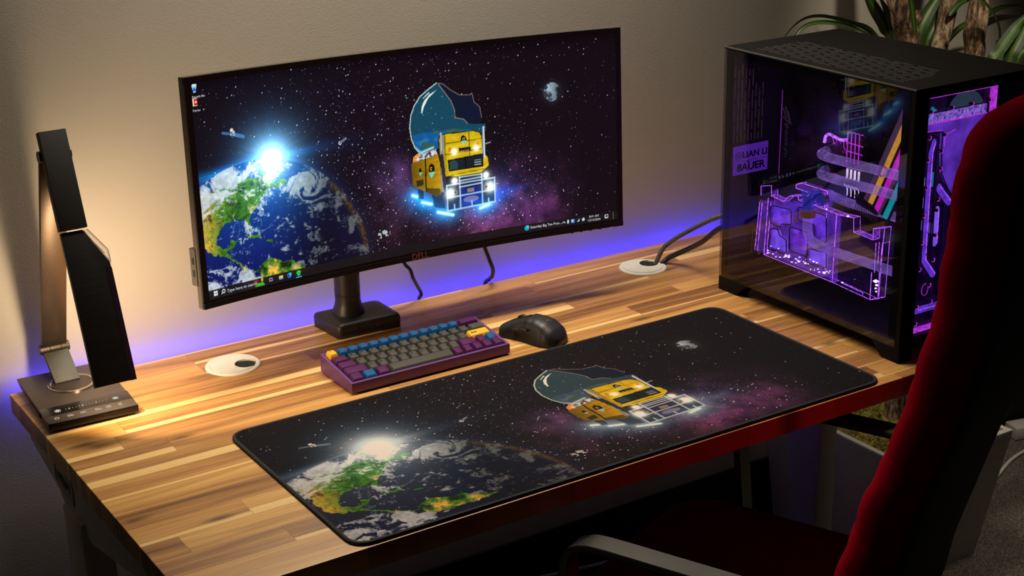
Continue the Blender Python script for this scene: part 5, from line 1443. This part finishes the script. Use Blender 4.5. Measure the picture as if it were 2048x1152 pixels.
# terminal block and elbow
bm = BM(); pr = [(.3404, .2125), (.3280, .2180), (.2654, .2180), (.2640, .1870), (.2790, .1855), (.2790, .2050), (.3404, .2060)]
prism(bm, [(1.022, y, z) for y, z in pr], [(1.034, y, z) for y, z in pr], bev=.0012); tb = link('terminal_block', bm, M['acrylic'], pc_)
bm = BM()
for a, b in zip(pr, pr[1:] + pr[:1]): tube(bm, [(1.0218, *a), (1.0218, *b)], .0006, n=5, sub=1)
tube(bm, [(1.0218, .2715, .2150), (1.0218, .2700, .1870)], .0005, n=5, sub=1)
bm.faces.new([bm.verts.new(p) for p in ((1.0225, .3400, .2130), (1.0225, .3280, .2183), (1.0335, .3280, .2183), (1.0335, .3400, .2130))])
link('lit_edge', bm, M['edge'], tb)
bm = BM(); prism(bm, [(1.026, y, z) for y, z in [(.332, .207), (.282, .207), (.282, .190), (.332, .190)]], [(1.032, y, z) for y, z in [(.332, .207), (.282, .207), (.282, .190), (.332, .190)]]); link('blue_core', bm, M['fitblue'], tb, smooth=False)
bm = BM(); tube(bm, [(1.018, .2865, .2065), (1.006, .2863, .2070), (1.0005, .2860, .2035), (1.000, .2858, .1960), (1.000, .2858, .1835)], .0092, n=18); el = link('elbow_fitting', bm, M['fitblue'], pc_)
bm = BM(); cyl(bm, (1.000, .2858, .1845), (1.000, .2858, .1735), .0128, n=26); cyl(bm, (1.000, .2858, .1810), (1.000, .2858, .1825), .0134, n=26); link('collar', bm, M['copper'], el)
bm = BM(); cyl(bm, (1.021, .2700, .2045), (1.012, .2700, .2045), .0110, n=26); link('plug', bm, M['chrome'], el)
# plain box beside the card
bm = BM(); hexa(bm, [(1.02, .385, .196), (1.02, .385, .222), (1.02, .4300, .170), (1.02, .4300, .2020), (1.045, .385, .196), (1.045, .385, .222), (1.045, .4300, .170), (1.045, .4300, .2020)], bev=.001); link('card_box', bm, M['pcbpart'], pc_)
# front distribution plate
fy = .058
bm = BM(); box(bm, 1.008, 1.1675, fy, fy + .012, .0336, .4130); dp = link('distribution_plate', bm, M['acrylicdim'], pc_, smooth=False)
bm = BM()
box(bm, 1.0075, 1.168, fy - .0005, fy + .0125, .4105, .4135); box(bm, 1.1662, 1.1680, fy - .0005, fy + .0125, .0336, .4135); box(bm, 1.0075, 1.168, fy - .0005, fy + .0125, .0332, .0360); box(bm, 1.0075, 1.0083, fy, fy + .001, .0336, .4130)
link('lit_edge', bm, M['pink'], dp, smooth=False)
def channel(pts, r, m='pocket', closed=False, parent=dp):
    bm = BM()
    P2 = [Vector(p) for p in pts]
    Lp, Rp = [], []
    for i, p in enumerate(P2):
        a = P2[max(i - 1, 0)]; b = P2[min(i + 1, len(P2) - 1)]; d = (b - a).normalized(); nn = Vector((-d.y, d.x))
        Lp.append(p + nn * r); Rp.append(p - nn * r)
    d0 = (P2[0] - P2[1]).normalized(); d1 = (P2[-1] - P2[-2]).normalized()
    cap = lambda c, d: [c + (d * math.cos(t) + Vector((-d.y, d.x)) * math.sin(t)) * r for t in np.linspace(-1.2, 1.2, 7)]
    ring = Lp + cap(P2[-1], d1)[::-1] + Rp[::-1] + cap(P2[0], d0)[::-1]
    # keep orientation simple: build as filled ngon via triangle strip
    for i in range(len(P2) - 1):
        prism(bm, [(q.x, fy + .0035, q.y) for q in (Lp[i], Lp[i + 1], Rp[i + 1], Rp[i])], [(q.x, fy + .0045, q.y) for q in (Lp[i], Lp[i + 1], Rp[i + 1], Rp[i])])
    for c in (P2[0], P2[-1]): cyl(bm, (c.x, fy + .0035, c.y), (c.x, fy + .0045, c.y), r, n=18)
    ch = link('coolant_channel', bm, M[m], parent, smooth=False)
    bm = BM(); k = 1.55
    Lg, Rg = [], []
    for i, p in enumerate(P2):
        a = P2[max(i - 1, 0)]; b = P2[min(i + 1, len(P2) - 1)]; d = (b - a).normalized(); nn = Vector((-d.y, d.x))
        Lg.append(p + nn * r * k); Rg.append(p - nn * r * k)
    cp = lambda c, d: [c + (d * math.cos(t) + Vector((-d.y, d.x)) * math.sin(t)) * r * k for t in np.linspace(1.2, -1.2, 7)]
    ring = Lg + cp(P2[-1], d1) + Rg[::-1] + cp(P2[0], d0)
    tube(bm, [(q.x, fy + .0005, q.y) for q in ring], .0011, n=6, sub=1, closed=True); link('gasket', bm, M['oring'], ch)
    bm = BM(); tube(bm, [(p.x + r * .8, fy + .003, p.y) for p in P2], .0007, n=5, sub=1); link('lit_edge', bm, M['edge'], ch)
channel([(1.0378, .3400), (1.0330, .325), (1.0330, .2352), (1.0345, .152), (1.058, .124)], .0058)
channel([(1.0560, .2660), (1.082, .238)], .0060, 'pocket')
channel([(1.0560, .2300), (1.0570, .1760)], .0060, 'pocketlight')
channel([(1.0260, .0690), (1.11, .0690)], .0058)
channel([(1.095, .22), (1.095, .12)], .006)
bm = BM(); pr = [(1.0175, .3845), (1.150, .3845), (1.150, .3700), (1.0185, .3700)]
prism(bm, [(x, fy + .003, z) for x, z in pr], [(x, fy + .006, z) for x, z in pr]); rv = link('reservoir_froth', bm, clear('frothy_coolant', (.6, .5, .8), 1, .05, emit=(.46, .26, .85), estr=.6, noise_em=1.0, nscale=260), dp, smooth=False)
bm = BM(); pr = [(1.0155, .3690), (1.150, .3690), (1.150, .250), (1.085, .250), (1.060, .290), (1.0560, .3330), (1.0560, .3560), (1.0160, .3590)]
prism(bm, [(x, fy + .0045, z) for x, z in pr], [(x, fy + .008, z) for x, z in pr]); link('reservoir', bm, glow('reservoir_coolant', (.20, .06, .70), 1.05, noise=.6, scale=25), dp, smooth=False)
bm = BM()
pr = [(1.0145, .3875), (1.152, .3875), (1.152, .247), (1.083, .247), (1.0575, .288), (1.0535, .3330), (1.0535, .3545), (1.0125, .3580), (1.0115, .3680), (1.0125, .3830)]
tube(bm, [(x, fy + .001, z) for x, z in pr], .0012, n=6, sub=1, closed=True); link('gasket', bm, M['oring'], rv)
bm = BM(); tube(bm, [(1.0190, fy + .002, .3700), (1.150, fy + .002, .3700)], .0011, n=6, sub=1); tube(bm, [(1.0165, fy + .002, .3590), (1.0540, fy + .002, .3565)], .0009, n=6, sub=1); tube(bm, [(1.060, fy + .002, .3300), (1.060, fy + .002, .3480), (1.083, fy + .002, .3540)], .0008, n=6, sub=1); link('lit_edge', bm, M['pink'], rv)
for x, z in ((1.0205, .3910), (1.0653, .3910), (1.1085, .391), (1.1473, .392), (1.0205, .3509), (1.0535, .3508), (1.0488, .326), (1.0205, .3161), (1.0492, .2983), (1.0205, .2727), (1.0489, .2500), (1.0199, .2283), (1.0480, .232), (1.0201, .1846), (1.0484, .1915), (1.0478, .1514), (1.0188, .1413), (1.0435, .1105), (1.0193, .0789), (1.0184, .0506), (1.0498, .0818)):
    bm = BM(); cyl(bm, (x, fy - .0045, z), (x, fy + .001, z), .0031, .0024, n=14); s_ = link('screw', bm, M['pcbpart'], dp)
    bm = BM(); tube(bm, [(x + .0029 * math.cos(a), fy - .0046, z + .0029 * math.sin(a)) for a in np.linspace(-2.2, 1.2, 10)], .0008, n=5, sub=1); link('lit_rim', bm, M['pink'], s_)
bm = BM(); tube(bm, [(1.0385 + .0075 * math.cos(a), fy, .103 + .0100 * math.sin(a)) for a in np.linspace(0, 2 * math.pi, 9)[:-1]], .0005, n=5, sub=1, closed=True); link('drain_port', bm, M['pink'], dp)
bm = BM(); lathe_c = (1.145, .092, .372)
cyl(bm, (1.145, .095, .360), (1.145, .100, .360), .040, n=30); link('fan_hub', bm, M['fan'], pc_)
bm = BM(); tube(bm, [(1.1485, fy - .001, .398), (1.1530, fy - .001, .390)], .0009, n=5, sub=1); link('red_light_line', bm, M['ledred'], dp)
bm = BM(); pr = [(1.0165, .316), (1.0255, .335), (1.0265, .325), (1.0190, .300), (1.0150, .298)]
prism(bm, [(x, fy + .02, z) for x, z in pr], [(x, fy + .021, z) for x, z in pr]); link('red_cable', bm, M['ledred'], pc_, smooth=False)
bm = BM(); box(bm, 1.048, 1.056, .079, .080, .176, .188); box(bm, 1.058, 1.064, .079, .080, .262, .285); link('teal_cable', bm, M['rib3'], pc_, smooth=False)

# ------------------------------------------------------------------ red office chair (seen edge-on from behind its left side)
CH = R(24)
rv_ = Vector((math.cos(CH), math.sin(CH), 0)); fv_ = Vector((-math.sin(CH), math.cos(CH), 0)); L0 = Vector((.57, -.34, 0))
def CP(r, f, z): return L0 + rv_ * r + fv_ * f + Vector((0, 0, z))
chair = thing('office_chair', 'red fabric office chair with steel arms, its tall quilted back nearest the camera', 'office chair', CP(.195, .26, FLOOR))
zs = [-.26, -.16, -.082, .026, .072, .137, .192, .252, .31, .36, .42, .461, .50, .532]
ds = [.105, .092, .072, .044, .028, .006, -.006, -.020, -.030, -.033, -.037, -.041, -.046, -.054]
BWd = .46
def half_edge(z):
    """inset of the side edges: rounded top corners"""
    return .065 * (1 - math.sqrt(max(0, 1 - ((z - .455) / .0772) ** 2))) if z > .455 else 0
def back_pt(u, z, layer):
    d = float(np.interp(z, zs, ds)); ins = half_edge(z)
    w = .430 - .070 * min(1, max(0, (.10 - z) / .36))
    return ins + (u + 1) / 2 * (w - 2 * ins), d - .012 * (1 - u * u)
bm = BM()
NU, NZ = 46, 110
zz = [-.24 + .772 * i / NZ for i in range(NZ + 1)]
F, B = [], []
T = .050
for z in zz:
    fr, br = [], []
    for i in range(NU + 1):
        u = -1 + 2 * i / NU
        r, f = back_pt(u, z, 0)
        e = min(1, (1 - abs(u)) / .16); ed = math.sqrt(max(0, 1 - (1 - e) ** 2))
        et = min(1, (.5322 - z) / .05); et = math.sqrt(max(0, 1 - (1 - et) ** 2))
        ee = ed * et
        q = abs(math.sin(math.pi * (r / .105 + (z + .24) / .105))) * abs(math.sin(math.pi * (r / .105 - (z + .24) / .105)))
        qd = .006 * (q ** .5) 
        fr.append(bm.verts.new(CP(r - (1 if u < 0 else -1) * 0, f + .004 + (qd - .022 + .022 * ee), z)))
        br.append(bm.verts.new(CP(r, f - .052 - .008 * ee, z)))
    F.append(fr); B.append(br)
for a, b in zip(F, F[1:]):
    for i in range(NU): bm.faces.new([a[i], a[i + 1], b[i + 1], b[i]])
for a, b in zip(B, B[1:]):
    for i in range(NU): bm.faces.new([a[i + 1], a[i], b[i], b[i + 1]])
for k in range(NZ):
    bm.faces.new([F[k][0], F[k + 1][0], B[k + 1][0], B[k][0]]); bm.faces.new([F[k + 1][NU], F[k][NU], B[k][NU], B[k + 1][NU]])
for i in range(NU):
    bm.faces.new([F[NZ][i], F[NZ][i + 1], B[NZ][i + 1], B[NZ][i]]); bm.faces.new([F[0][i + 1], F[0][i], B[0][i], B[0][i + 1]])
link('backrest', bm, M['red'], chair, angle=75)
bm = BM()
A, B = [], []
for k in range(41):
    z = -.22 + .700 * k / 40
    ra, rb = [], []
    for i in range(25):
        u = (-1 + 2 * i / 24) * .90
        r, f = back_pt(u, z, 1)
        ra.append(bm.verts.new(CP(r, f - .050, z))); e = min(1, (1 - abs(u) / .90) / .2); t = min(1, (.4805 - z) / .05)
        rb.append(bm.verts.new(CP(r, f - .052 - .016 * math.sqrt(max(0, 1 - (1 - e) ** 2)) * math.sqrt(max(0, 1 - (1 - t) ** 2)), z)))
    A.append(ra); B.append(rb)
for G, flip in ((A, 0), (B, 1)):
    for a, b in zip(G, G[1:]):
        for i in range(24):
            f = [a[i], a[i + 1], b[i + 1], b[i]]; bm.faces.new(f[::-1] if flip else f)
for k in range(40):
    bm.faces.new([A[k][0], A[k + 1][0], B[k + 1][0], B[k][0]]); bm.faces.new([A[k + 1][24], A[k][24], B[k][24], B[k + 1][24]])
for i in range(24):
    bm.faces.new([A[40][i], A[40][i + 1], B[40][i + 1], B[40][i]]); bm.faces.new([A[0][i + 1], A[0][i], B[0][i], B[0][i + 1]])
link('back_shell', bm, M['shell'], chair, angle=75)
bm = BM()
o2 = rounded_poly([(-.03, .06), (.42, .06), (.425, .50), (-.04, .50)], .09, 8)
rings = []
cen = Vector((.195, .28))
for z, k in ((-.335, .93), (-.325, .98), (-.30, 1), (-.275, .995), (-.258, .96), (-.25, .88), (-.248, .6)):
    rings.append([bm.verts.new(CP(*((Vector(p) - cen) * k + cen), z)) for p in o2])
for a, b in zip(rings, rings[1:]):
    for i in range(len(a)):
        j = (i + 1) % len(a); bm.faces.new([a[i], a[j], b[j], b[i]])
bm.faces.new(rings[0][::-1]); bm.faces.new(rings[-1])
link('seat', bm, M['redshade'], chair, angle=60)
def arm_bar(r, name='armrest'):
    bm = BM(); rear = .02 if r < 0 else .09
    path = [(rear, -.072), (.13, -.0705), (.25, -.070), (.345, -.070), (.375, -.0735), (.395, -.0850), (.404, -.105), (.404, -.135), (.398, -.20), (.39, -.29)]
    P3 = smooth_path([(0, f, z) for f, z in path], 6)
    rings = []
    for i, p in enumerate(P3):
        a, b = P3[max(0, i - 1)], P3[min(len(P3) - 1, i + 1)]
        d = (b - a).normalized(); nn = Vector((0, -d.z, d.y))
        if nn.z < 0 and i < 3: nn = -nn
        if i and nn.dot(prevn) < 0: nn = -nn
        prevn = nn
        w = .019; t = .0055
        sec = [(-w, -t * .5), (-w * .9, -t), (w * .9, -t), (w, -t * .5), (w, t * .5), (w * .9, t), (-w * .9, t), (-w, t * .5)]
        rings.append([bm.verts.new(CP(r + x, p.y + nn.y * y, p.z + nn.z * y)) for x, y in sec])
    for a, b in zip(rings, rings[1:]):
        for i in range(8):
            j = (i + 1) % 8; bm.faces.new([a[i], a[j], b[j], b[i]])
    bm.faces.new(rings[0][::-1]); bm.faces.new(rings[-1])
    return link(name, bm, M['steel'], chair, angle=50)
for r_arm, r_in in ((-.108, .012), (.425, .40)):
    ab = arm_bar(r_arm)
    bm = BM(); tube(bm, [CP(r_arm, .392, -.283), CP((r_arm + r_in) / 2, .385, -.296), CP(r_in, .36, -.300)], .012, n=10); link('lower_bracket', bm, M['steel'], ab)
    f0 = .028 if r_arm < 0 else .098
    bm = BM(); tube(bm, [CP(r_arm, f0, -.0725), CP(r_arm * .8 + r_in * .2, f0 - .026, -.074), CP((r_arm + r_in) / 2, f0 - .032 if r_arm < 0 else .06, -.082), CP(r_in + (.02 if r_in < .2 else -.03), .012 if r_arm < 0 else .04, -.09)], .0085, n=10); link('rear_bracket', bm, M['steel'], ab)
bm = BM(); cyl(bm, CP(.195, .26, FLOOR + .07), CP(.195, .26, -.335), .028, n=24); cyl(bm, CP(.195, .26, -.40), CP(.195, .26, -.335), .09, .12, n=24); link('gas_column', bm, M['black'], chair)
for k in range(5):
    a = k * 2 * math.pi / 5 + .3
    e = CP(.195 + .28 * math.cos(a), .26 + .28 * math.sin(a), FLOOR + .062); c = CP(.195, .26, FLOOR + .095)
    bm = BM(); tube(bm, [c, (c + e) / 2 + Vector((0, 0, .006)), e], .02, n=8, rads=lambda t: .024 - .009 * t); lg = link('base_leg', bm, M['steel'], chair)
    bm = BM(); ax = Vector((-math.sin(a + CH), math.cos(a + CH), 0)); b0 = Vector((e.x, e.y, FLOOR + .027)); cyl(bm, b0 - ax * .018, b0 + ax * .018, .027, n=20); cyl(bm, b0, e, .008, n=10); link('caster', bm, M['black'], lg)

# ------------------------------------------------------------------ planter and dragon tree beyond the desk end
PZ = -.42
pl = thing('planter_box', 'tapered white planter box filled with yellow-green moss on the floor past the desk end', 'planter', (1.51, .55, FLOOR))
bm = BM()
to = [(1.360, .357), (1.662, .357), (1.662, .772), (1.360, .772)]; bo = [(1.395, .404), (1.634, .404), (1.634, .765), (1.395, .765)]
def ringv(pts, z): return [bm.verts.new((x, y, z)) for x, y in pts]
w = .012
ti = [(1.360 + w, .357 + w), (1.662 - w, .357 + w), (1.662 - w, .772 - w), (1.360 + w, .772 - w)]
tib = [(1.376, .375), (1.646, .375), (1.646, .756), (1.376, .756)]
r_ = [ringv(bo, FLOOR), ringv(to, PZ - .004), ringv(to, PZ), ringv(ti, PZ), ringv(tib, PZ - .10)]
for a, b in zip(r_, r_[1:]):
    for i in range(4):
        j = (i + 1) % 4; bm.faces.new([a[i], a[j], b[j], b[i]])
bm.faces.new(r_[0][::-1]); bm.faces.new(r_[-1])
link('box', bm, M['planter'], pl, smooth=False)
bm = BM()
nu, nv = 70, 90; G = []
for i in range(nu + 1):
    row = []
    for j in range(nv + 1):
        x = 1.376 + .27 * i / nu; y = .375 + .380 * j / nv
        xx = np.array([x]); yy = np.array([y])
        h = float(fbm(xx * 22, yy * 22, 7, 4)[0] - .5) * .06 + float(fbm(xx * 90, yy * 90, 17, 3)[0] - .5) * .022
        slope = -.07 * max(0, (x - 1.50) / .14) * max(0, (.55 - y) / .18)
        row.append(bm.verts.new((x, y, PZ - .022 + h + slope)))
    G.append(row)
for a, b in zip(G, G[1:]):
    for j in range(nv): bm.faces.new([a[j], b[j], b[j + 1], a[j + 1]])
ms_ = link('moss', bm, M['moss'], loc=(1.51, .56, PZ)); tag(ms_, 'yellow-green moss covering the top of the white planter', 'moss', kind='stuff')

tree = thing('dragon_tree', 'three-stemmed potted tree with bark trunks and strap leaves behind the computer', 'plant', (1.52, .57, PZ - .03))
def trunk(pts, r, seed):
    bm = BM(); path = smooth_path(pts, 14); rr = random.Random(seed); n = 20; rings = []
    up = Vector((1, 0, 0)); ph = rr.random() * 9
    for i, p in enumerate(path):
        ring = []
        for k in range(n):
            a = 2 * math.pi * k / n
            g = float(fbm(np.array([math.cos(a) * 1.6 + seed]), np.array([p.z * 22 + math.sin(a) * 1.6]), seed, 3)[0])
            q = r * (.86 + .34 * g)
            ring.append(bm.verts.new(p + Vector((math.cos(a) * q, math.sin(a) * q, 0))))
        rings.append(ring)
    for a, b in zip(rings, rings[1:]):
        for k in range(n): bm.faces.new([a[k], a[(k + 1) % n], b[(k + 1) % n], b[k]])
    bm.faces.new(rings[0][::-1]); bm.faces.new(rings[-1])
    return link('trunk', bm, M['bark'], tree, angle=80)
trunk([(1.545, .565, PZ - .03), (1.535, .562, 0), (1.520, .56, .25), (1.502, .56, .367), (1.489, .56, .394), (1.479, .56, .425), (1.468, .56, .46), (1.455, .56, .56), (1.44, .57, .80), (1.45, .575, 1.02)], .0235, 3)
bm = BM(); tube(bm, [(1.492, .556, .372), (1.502, .552, .395), (1.508, .55, .412), (1.510, .55, .426)], .011, n=12, rads=lambda t: .012 - .003 * t + .0015 * math.sin(t * 12)); link('side_shoot', bm, M['bark'], tree)
trunk([(1.575, .585, PZ - .03), (1.585, .582, 0), (1.600, .58, .25), (1.611, .58, .338), (1.620, .58, .369), (1.627, .58, .40), (1.630, .58, .435), (1.634, .58, .56), (1.65, .585, .74), (1.645, .59, .90)], .0170, 5)
trunk([(1.620, .54, PZ - .03), (1.625, .53, 0), (1.640, .522, .25), (1.645, .52, .331), (1.639, .52, .368), (1.645, .52, .40), (1.649, .52, .44), (1.655, .52, .56), (1.675, .525, .85), (1.70, .53, 1.10)], .0200, 8)
def leaf(pts, w, tilt=0.0, flat=(0, 0, 1)):
    bm = BM(); lay = bm.verts.layers.float.new('across'); path = smooth_path(pts, 9); m = len(path); rows = []
    for i, p in enumerate(path):
        t = i / (m - 1); d = (path[min(i + 1, m - 1)] - path[max(i - 1, 0)]).normalized()
        s = d.cross(Vector(flat))
        s = s.normalized() if s.length > 1e-4 else Vector((1, 0, 0))
        s = (Matrix.Rotation(tilt, 3, d) @ s)
        nn = s.cross(d).normalized()
        ww = .78 * w * min(1, .45 + t * 3) * (1 - max(0, (t - .55) / .45) ** 1.6 * .96)
        row = []
        for k in range(5):
            q = k / 4 - .5
            v = bm.verts.new(p + s * (q * ww) + nn * (abs(q) * ww * .35)); v[lay] = q + .5; row.append(v)
        rows.append(row)
    for a, b in zip(rows, rows[1:]):
        for k in range(4): bm.faces.new([a[k], a[k + 1], b[k + 1], b[k]])
    return link('leaf', bm, M['leaf'], tree, angle=80)
leaf([(1.50, .57, .30), (1.444, .60, .380), (1.396, .61, .404), (1.345, .64, .418), (1.305, .655, .410), (1.268, .66, .375), (1.245, .66, .32)], .024, .5)
leaf([(1.50, .57, .28), (1.45, .60, .365), (1.400, .61, .395), (1.350, .63, .408), (1.305, .64, .404), (1.270, .64, .375)], .018, -.5)
leaf([(1.515, .60, .30), (1.510, .62, .364), (1.496, .62, .388), (1.470, .62, .420), (1.446, .62, .452), (1.40, .62, .52)], .030, .9)
leaf([(1.515, .59, .30), (1.505, .60, .368), (1.496, .60, .394), (1.478, .60, .424), (1.455, .60, .455)], .020, .9)
leaf([(1.455, .50, .39), (1.447, .50, .425), (1.441, .50, .447), (1.432, .50, .468), (1.40, .50, .52)], .014, .9)
leaf([(1.565, .60, .28), (1.572, .60, .348), (1.577, .60, .376), (1.592, .60, .402), (1.620, .60, .434), (1.66, .60, .48)], .034, .8)
leaf([(1.585, .60, .28), (1.597, .60, .340), (1.603, .60, .358), (1.618, .60, .381), (1.640, .60, .412), (1.68, .60, .46)], .024, .8)
leaf([(1.535, .45, .468), (1.560, .45, .455), (1.588, .45, .436), (1.616, .45, .408), (1.627, .45, .375), (1.622, .45, .340), (1.61, .45, .29)], .026, .7)
leaf([(1.60, .55, .405), (1.611, .55, .416), (1.628, .55, .427), (1.657, .55, .433), (1.70, .55, .44)], .016, .6)
leaf([(1.565, .43, .315), (1.582, .42, .343), (1.605, .42, .364), (1.628, .42, .386), (1.648, .42, .405), (1.69, .42, .43)], .030, .5)
leaf([(1.612, .42, .30), (1.626, .42, .333), (1.633, .42, .352), (1.648, .42, .373), (1.666, .42, .400), (1.70, .42, .44)], .034, .9)
leaf([(1.640, .42, .31), (1.652, .42, .338), (1.672, .42, .350), (1.70, .42, .356)], .026, .5)
leaf([(1.75, .70, .30), (1.767, .70, .314), (1.792, .70, .331), (1.828, .70, .346), (1.88, .70, .35)], .018, .5)
leaf([(1.93, .75, .335), (1.961, .75, .349), (2.0, .75, .354), (2.06, .75, .352)], .016, .5)

r3 = random.Random(21)
for (cx, cy, cz) in ((1.45, .575, 1.01), (1.645, .59, .89), (1.70, .53, 1.09)):
    for k in range(11):
        a = k * 2.4 + r3.random() * .5; e = r3.uniform(.15, .24); up = r3.uniform(.08, .22)
        ey = min(.745 - cy, e * math.sin(a)) if math.sin(a) > 0 else e * math.sin(a)
        ex = e * math.cos(a)
        leaf([(cx, cy, cz - .02), (cx + ex * .35, cy + ey * .35, cz + up * .75), (cx + ex * .75, cy + ey * .75, cz + up), (cx + ex * 1.1, cy + min(ey * 1.1, .75 - cy), cz + up * .55), (cx + ex * 1.3, cy + min(ey * 1.25, .755 - cy), cz + up * .05)], .030, .2)

# ------------------------------------------------------------------ white charger on the carpet at the far right
ad = thing('power_adapter', 'small white power adapter with its cord lying on the carpet by the wall', 'adapter', (2.13, .735, FLOOR))
bm = BM(); box(bm, -.022, .06, -.025, .025, 0, .034, bev=.005, mtx=Matrix.Translation((2.17, .742, FLOOR)) @ Matrix.Rotation(R(-14), 4, 'Z')); link('body', bm, M['white'], ad)
bm = BM(); tube(bm, [(2.23, .735, FLOOR + .006), (2.30, .70, FLOOR + .004), (2.30, .64, FLOOR + .004), (2.20, .675, FLOOR + .004), (2.06, .66, FLOOR + .004), (1.90, .60, FLOOR + .004), (1.80, .62, FLOOR + .004)], .0042, n=8); link('cord', bm, M['white'], ad)
cable('floor_cable', [(.05, .765, -.56), (.25, .72, -.62), (.55, .70, -.60), (.95, .70, -.64), (1.3, .745, -.66)], .0035, M['white'], 'thin pale cable sagging along the wall under the desk', sub=8)

# ------------------------------------------------------------------ lights
def area(name, loc, direction, sx, sy, power, color, upv=None, spread=None):
    l = bpy.data.lights.new(name, 'AREA'); l.shape = 'RECTANGLE'; l.size = sx; l.size_y = sy; l.energy = power; l.color = color
    if spread: l.spread = R(spread)
    o = bpy.data.objects.new(name, l); col.objects.link(o); o.location = loc
    z = -Vector(direction).normalized()
    y = Vector(upv) if upv else Vector((0, 0, 1)) if abs(z.z) < .9 else Vector((0, 1, 0))
    y = (y - z * y.dot(z)).normalized(); x = y.cross(z)
    o.rotation_euler = Matrix((x, y, z)).transposed().to_euler()
    TOPS.append(o); return o
def point(name, loc, power, color, rad=.01):
    l = bpy.data.lights.new(name, 'POINT'); l.energy = power; l.color = color; l.shadow_soft_size = rad
    o = bpy.data.objects.new(name, l); col.objects.link(o); o.location = loc; TOPS.append(o); return o
LDIR = Matrix.Rotation(R(-38), 3, LAMP_LIGHT[2]) @ LAMP_LIGHT[1]
if LDIR.x < 0: LDIR = Matrix.Rotation(R(38), 3, LAMP_LIGHT[2]) @ LAMP_LIGHT[1]
area('lamp_led_light', LAMP_LIGHT[0] + Vector((.012, .012, 0)), LDIR, .040, .20, 1.45, (1, .71, .42), upv=LAMP_LIGHT[2])
area('overhead_softbox', (.50, .60, 1.40), (.0, -.14, -1), 1.15, .18, 9.3, (1, .88, .70), spread=90)
area('floor_fill_light', (2.05, .05, 1.6), (-.05, .05, -1), 0.25, .25, 1.0, (1, .82, .62), spread=48)  # added unseen light to brighten the planter and carpet
sl = bpy.data.lights.new('plant_fill_spot', 'SPOT'); sl.energy = 55; sl.color = (1, .84, .64); sl.spot_size = R(19); sl.spot_blend = .7; sl.shadow_soft_size = .05  # added spot without a real lamp, brightens the tree trunks
so = bpy.data.objects.new('plant_fill_spot', sl); col.objects.link(so); so.location = (.95, -.55, 1.55)
so.rotation_euler = (Vector((1.60, .56, .44)) - so.location).to_track_quat('-Z', 'Y').to_euler(); TOPS.append(so)
point('case_light', (1.045, .36, .30), .06, (.42, .10, 1), .012)
point('case_light', (1.02, .10, .30), .07, (.5, .10, 1), .012)
point('case_light', (1.06, .20, .12), .04, (.45, .10, 1), .012)

w = bpy.data.worlds.new('World'); sc.world = w; w.use_nodes = True
bgn = w.node_tree.nodes['Background']; bgn.inputs[0].default_value = (.55, .50, .48, 1); bgn.inputs[1].default_value = .007

# ------------------------------------------------------------------ camera
cam = bpy.data.cameras.new('camera'); cam.sensor_width = 36; cam.lens = 3093.2 / 2048 * 36; cam.clip_start = .05; cam.clip_end = 50
co = bpy.data.objects.new('camera', cam); col.objects.link(co)
co.location = (-.7264, -1.5243, .9378); co.rotation_euler = (R(70.2739), R(1.1528), R(-32.6772))
sc.camera = co; TOPS.append(co)
for o in TOPS: o.location.z += DESK_H
sc.view_settings.view_transform = 'Standard'; sc.view_settings.look = 'None'; sc.view_settings.exposure = 0; sc.view_settings.gamma = 1
sc.cycles.use_denoising = True
sc.cycles.max_bounces = 12; sc.cycles.transparent_max_bounces = 24; sc.cycles.glossy_bounces = 4; sc.cycles.diffuse_bounces = 4; sc.cycles.transmission_bounces = 4
sc.cycles.caustics_reflective = False; sc.cycles.caustics_refractive = False
sc.cycles.sample_clamp_indirect = 4
sc.cycles.use_light_tree = True
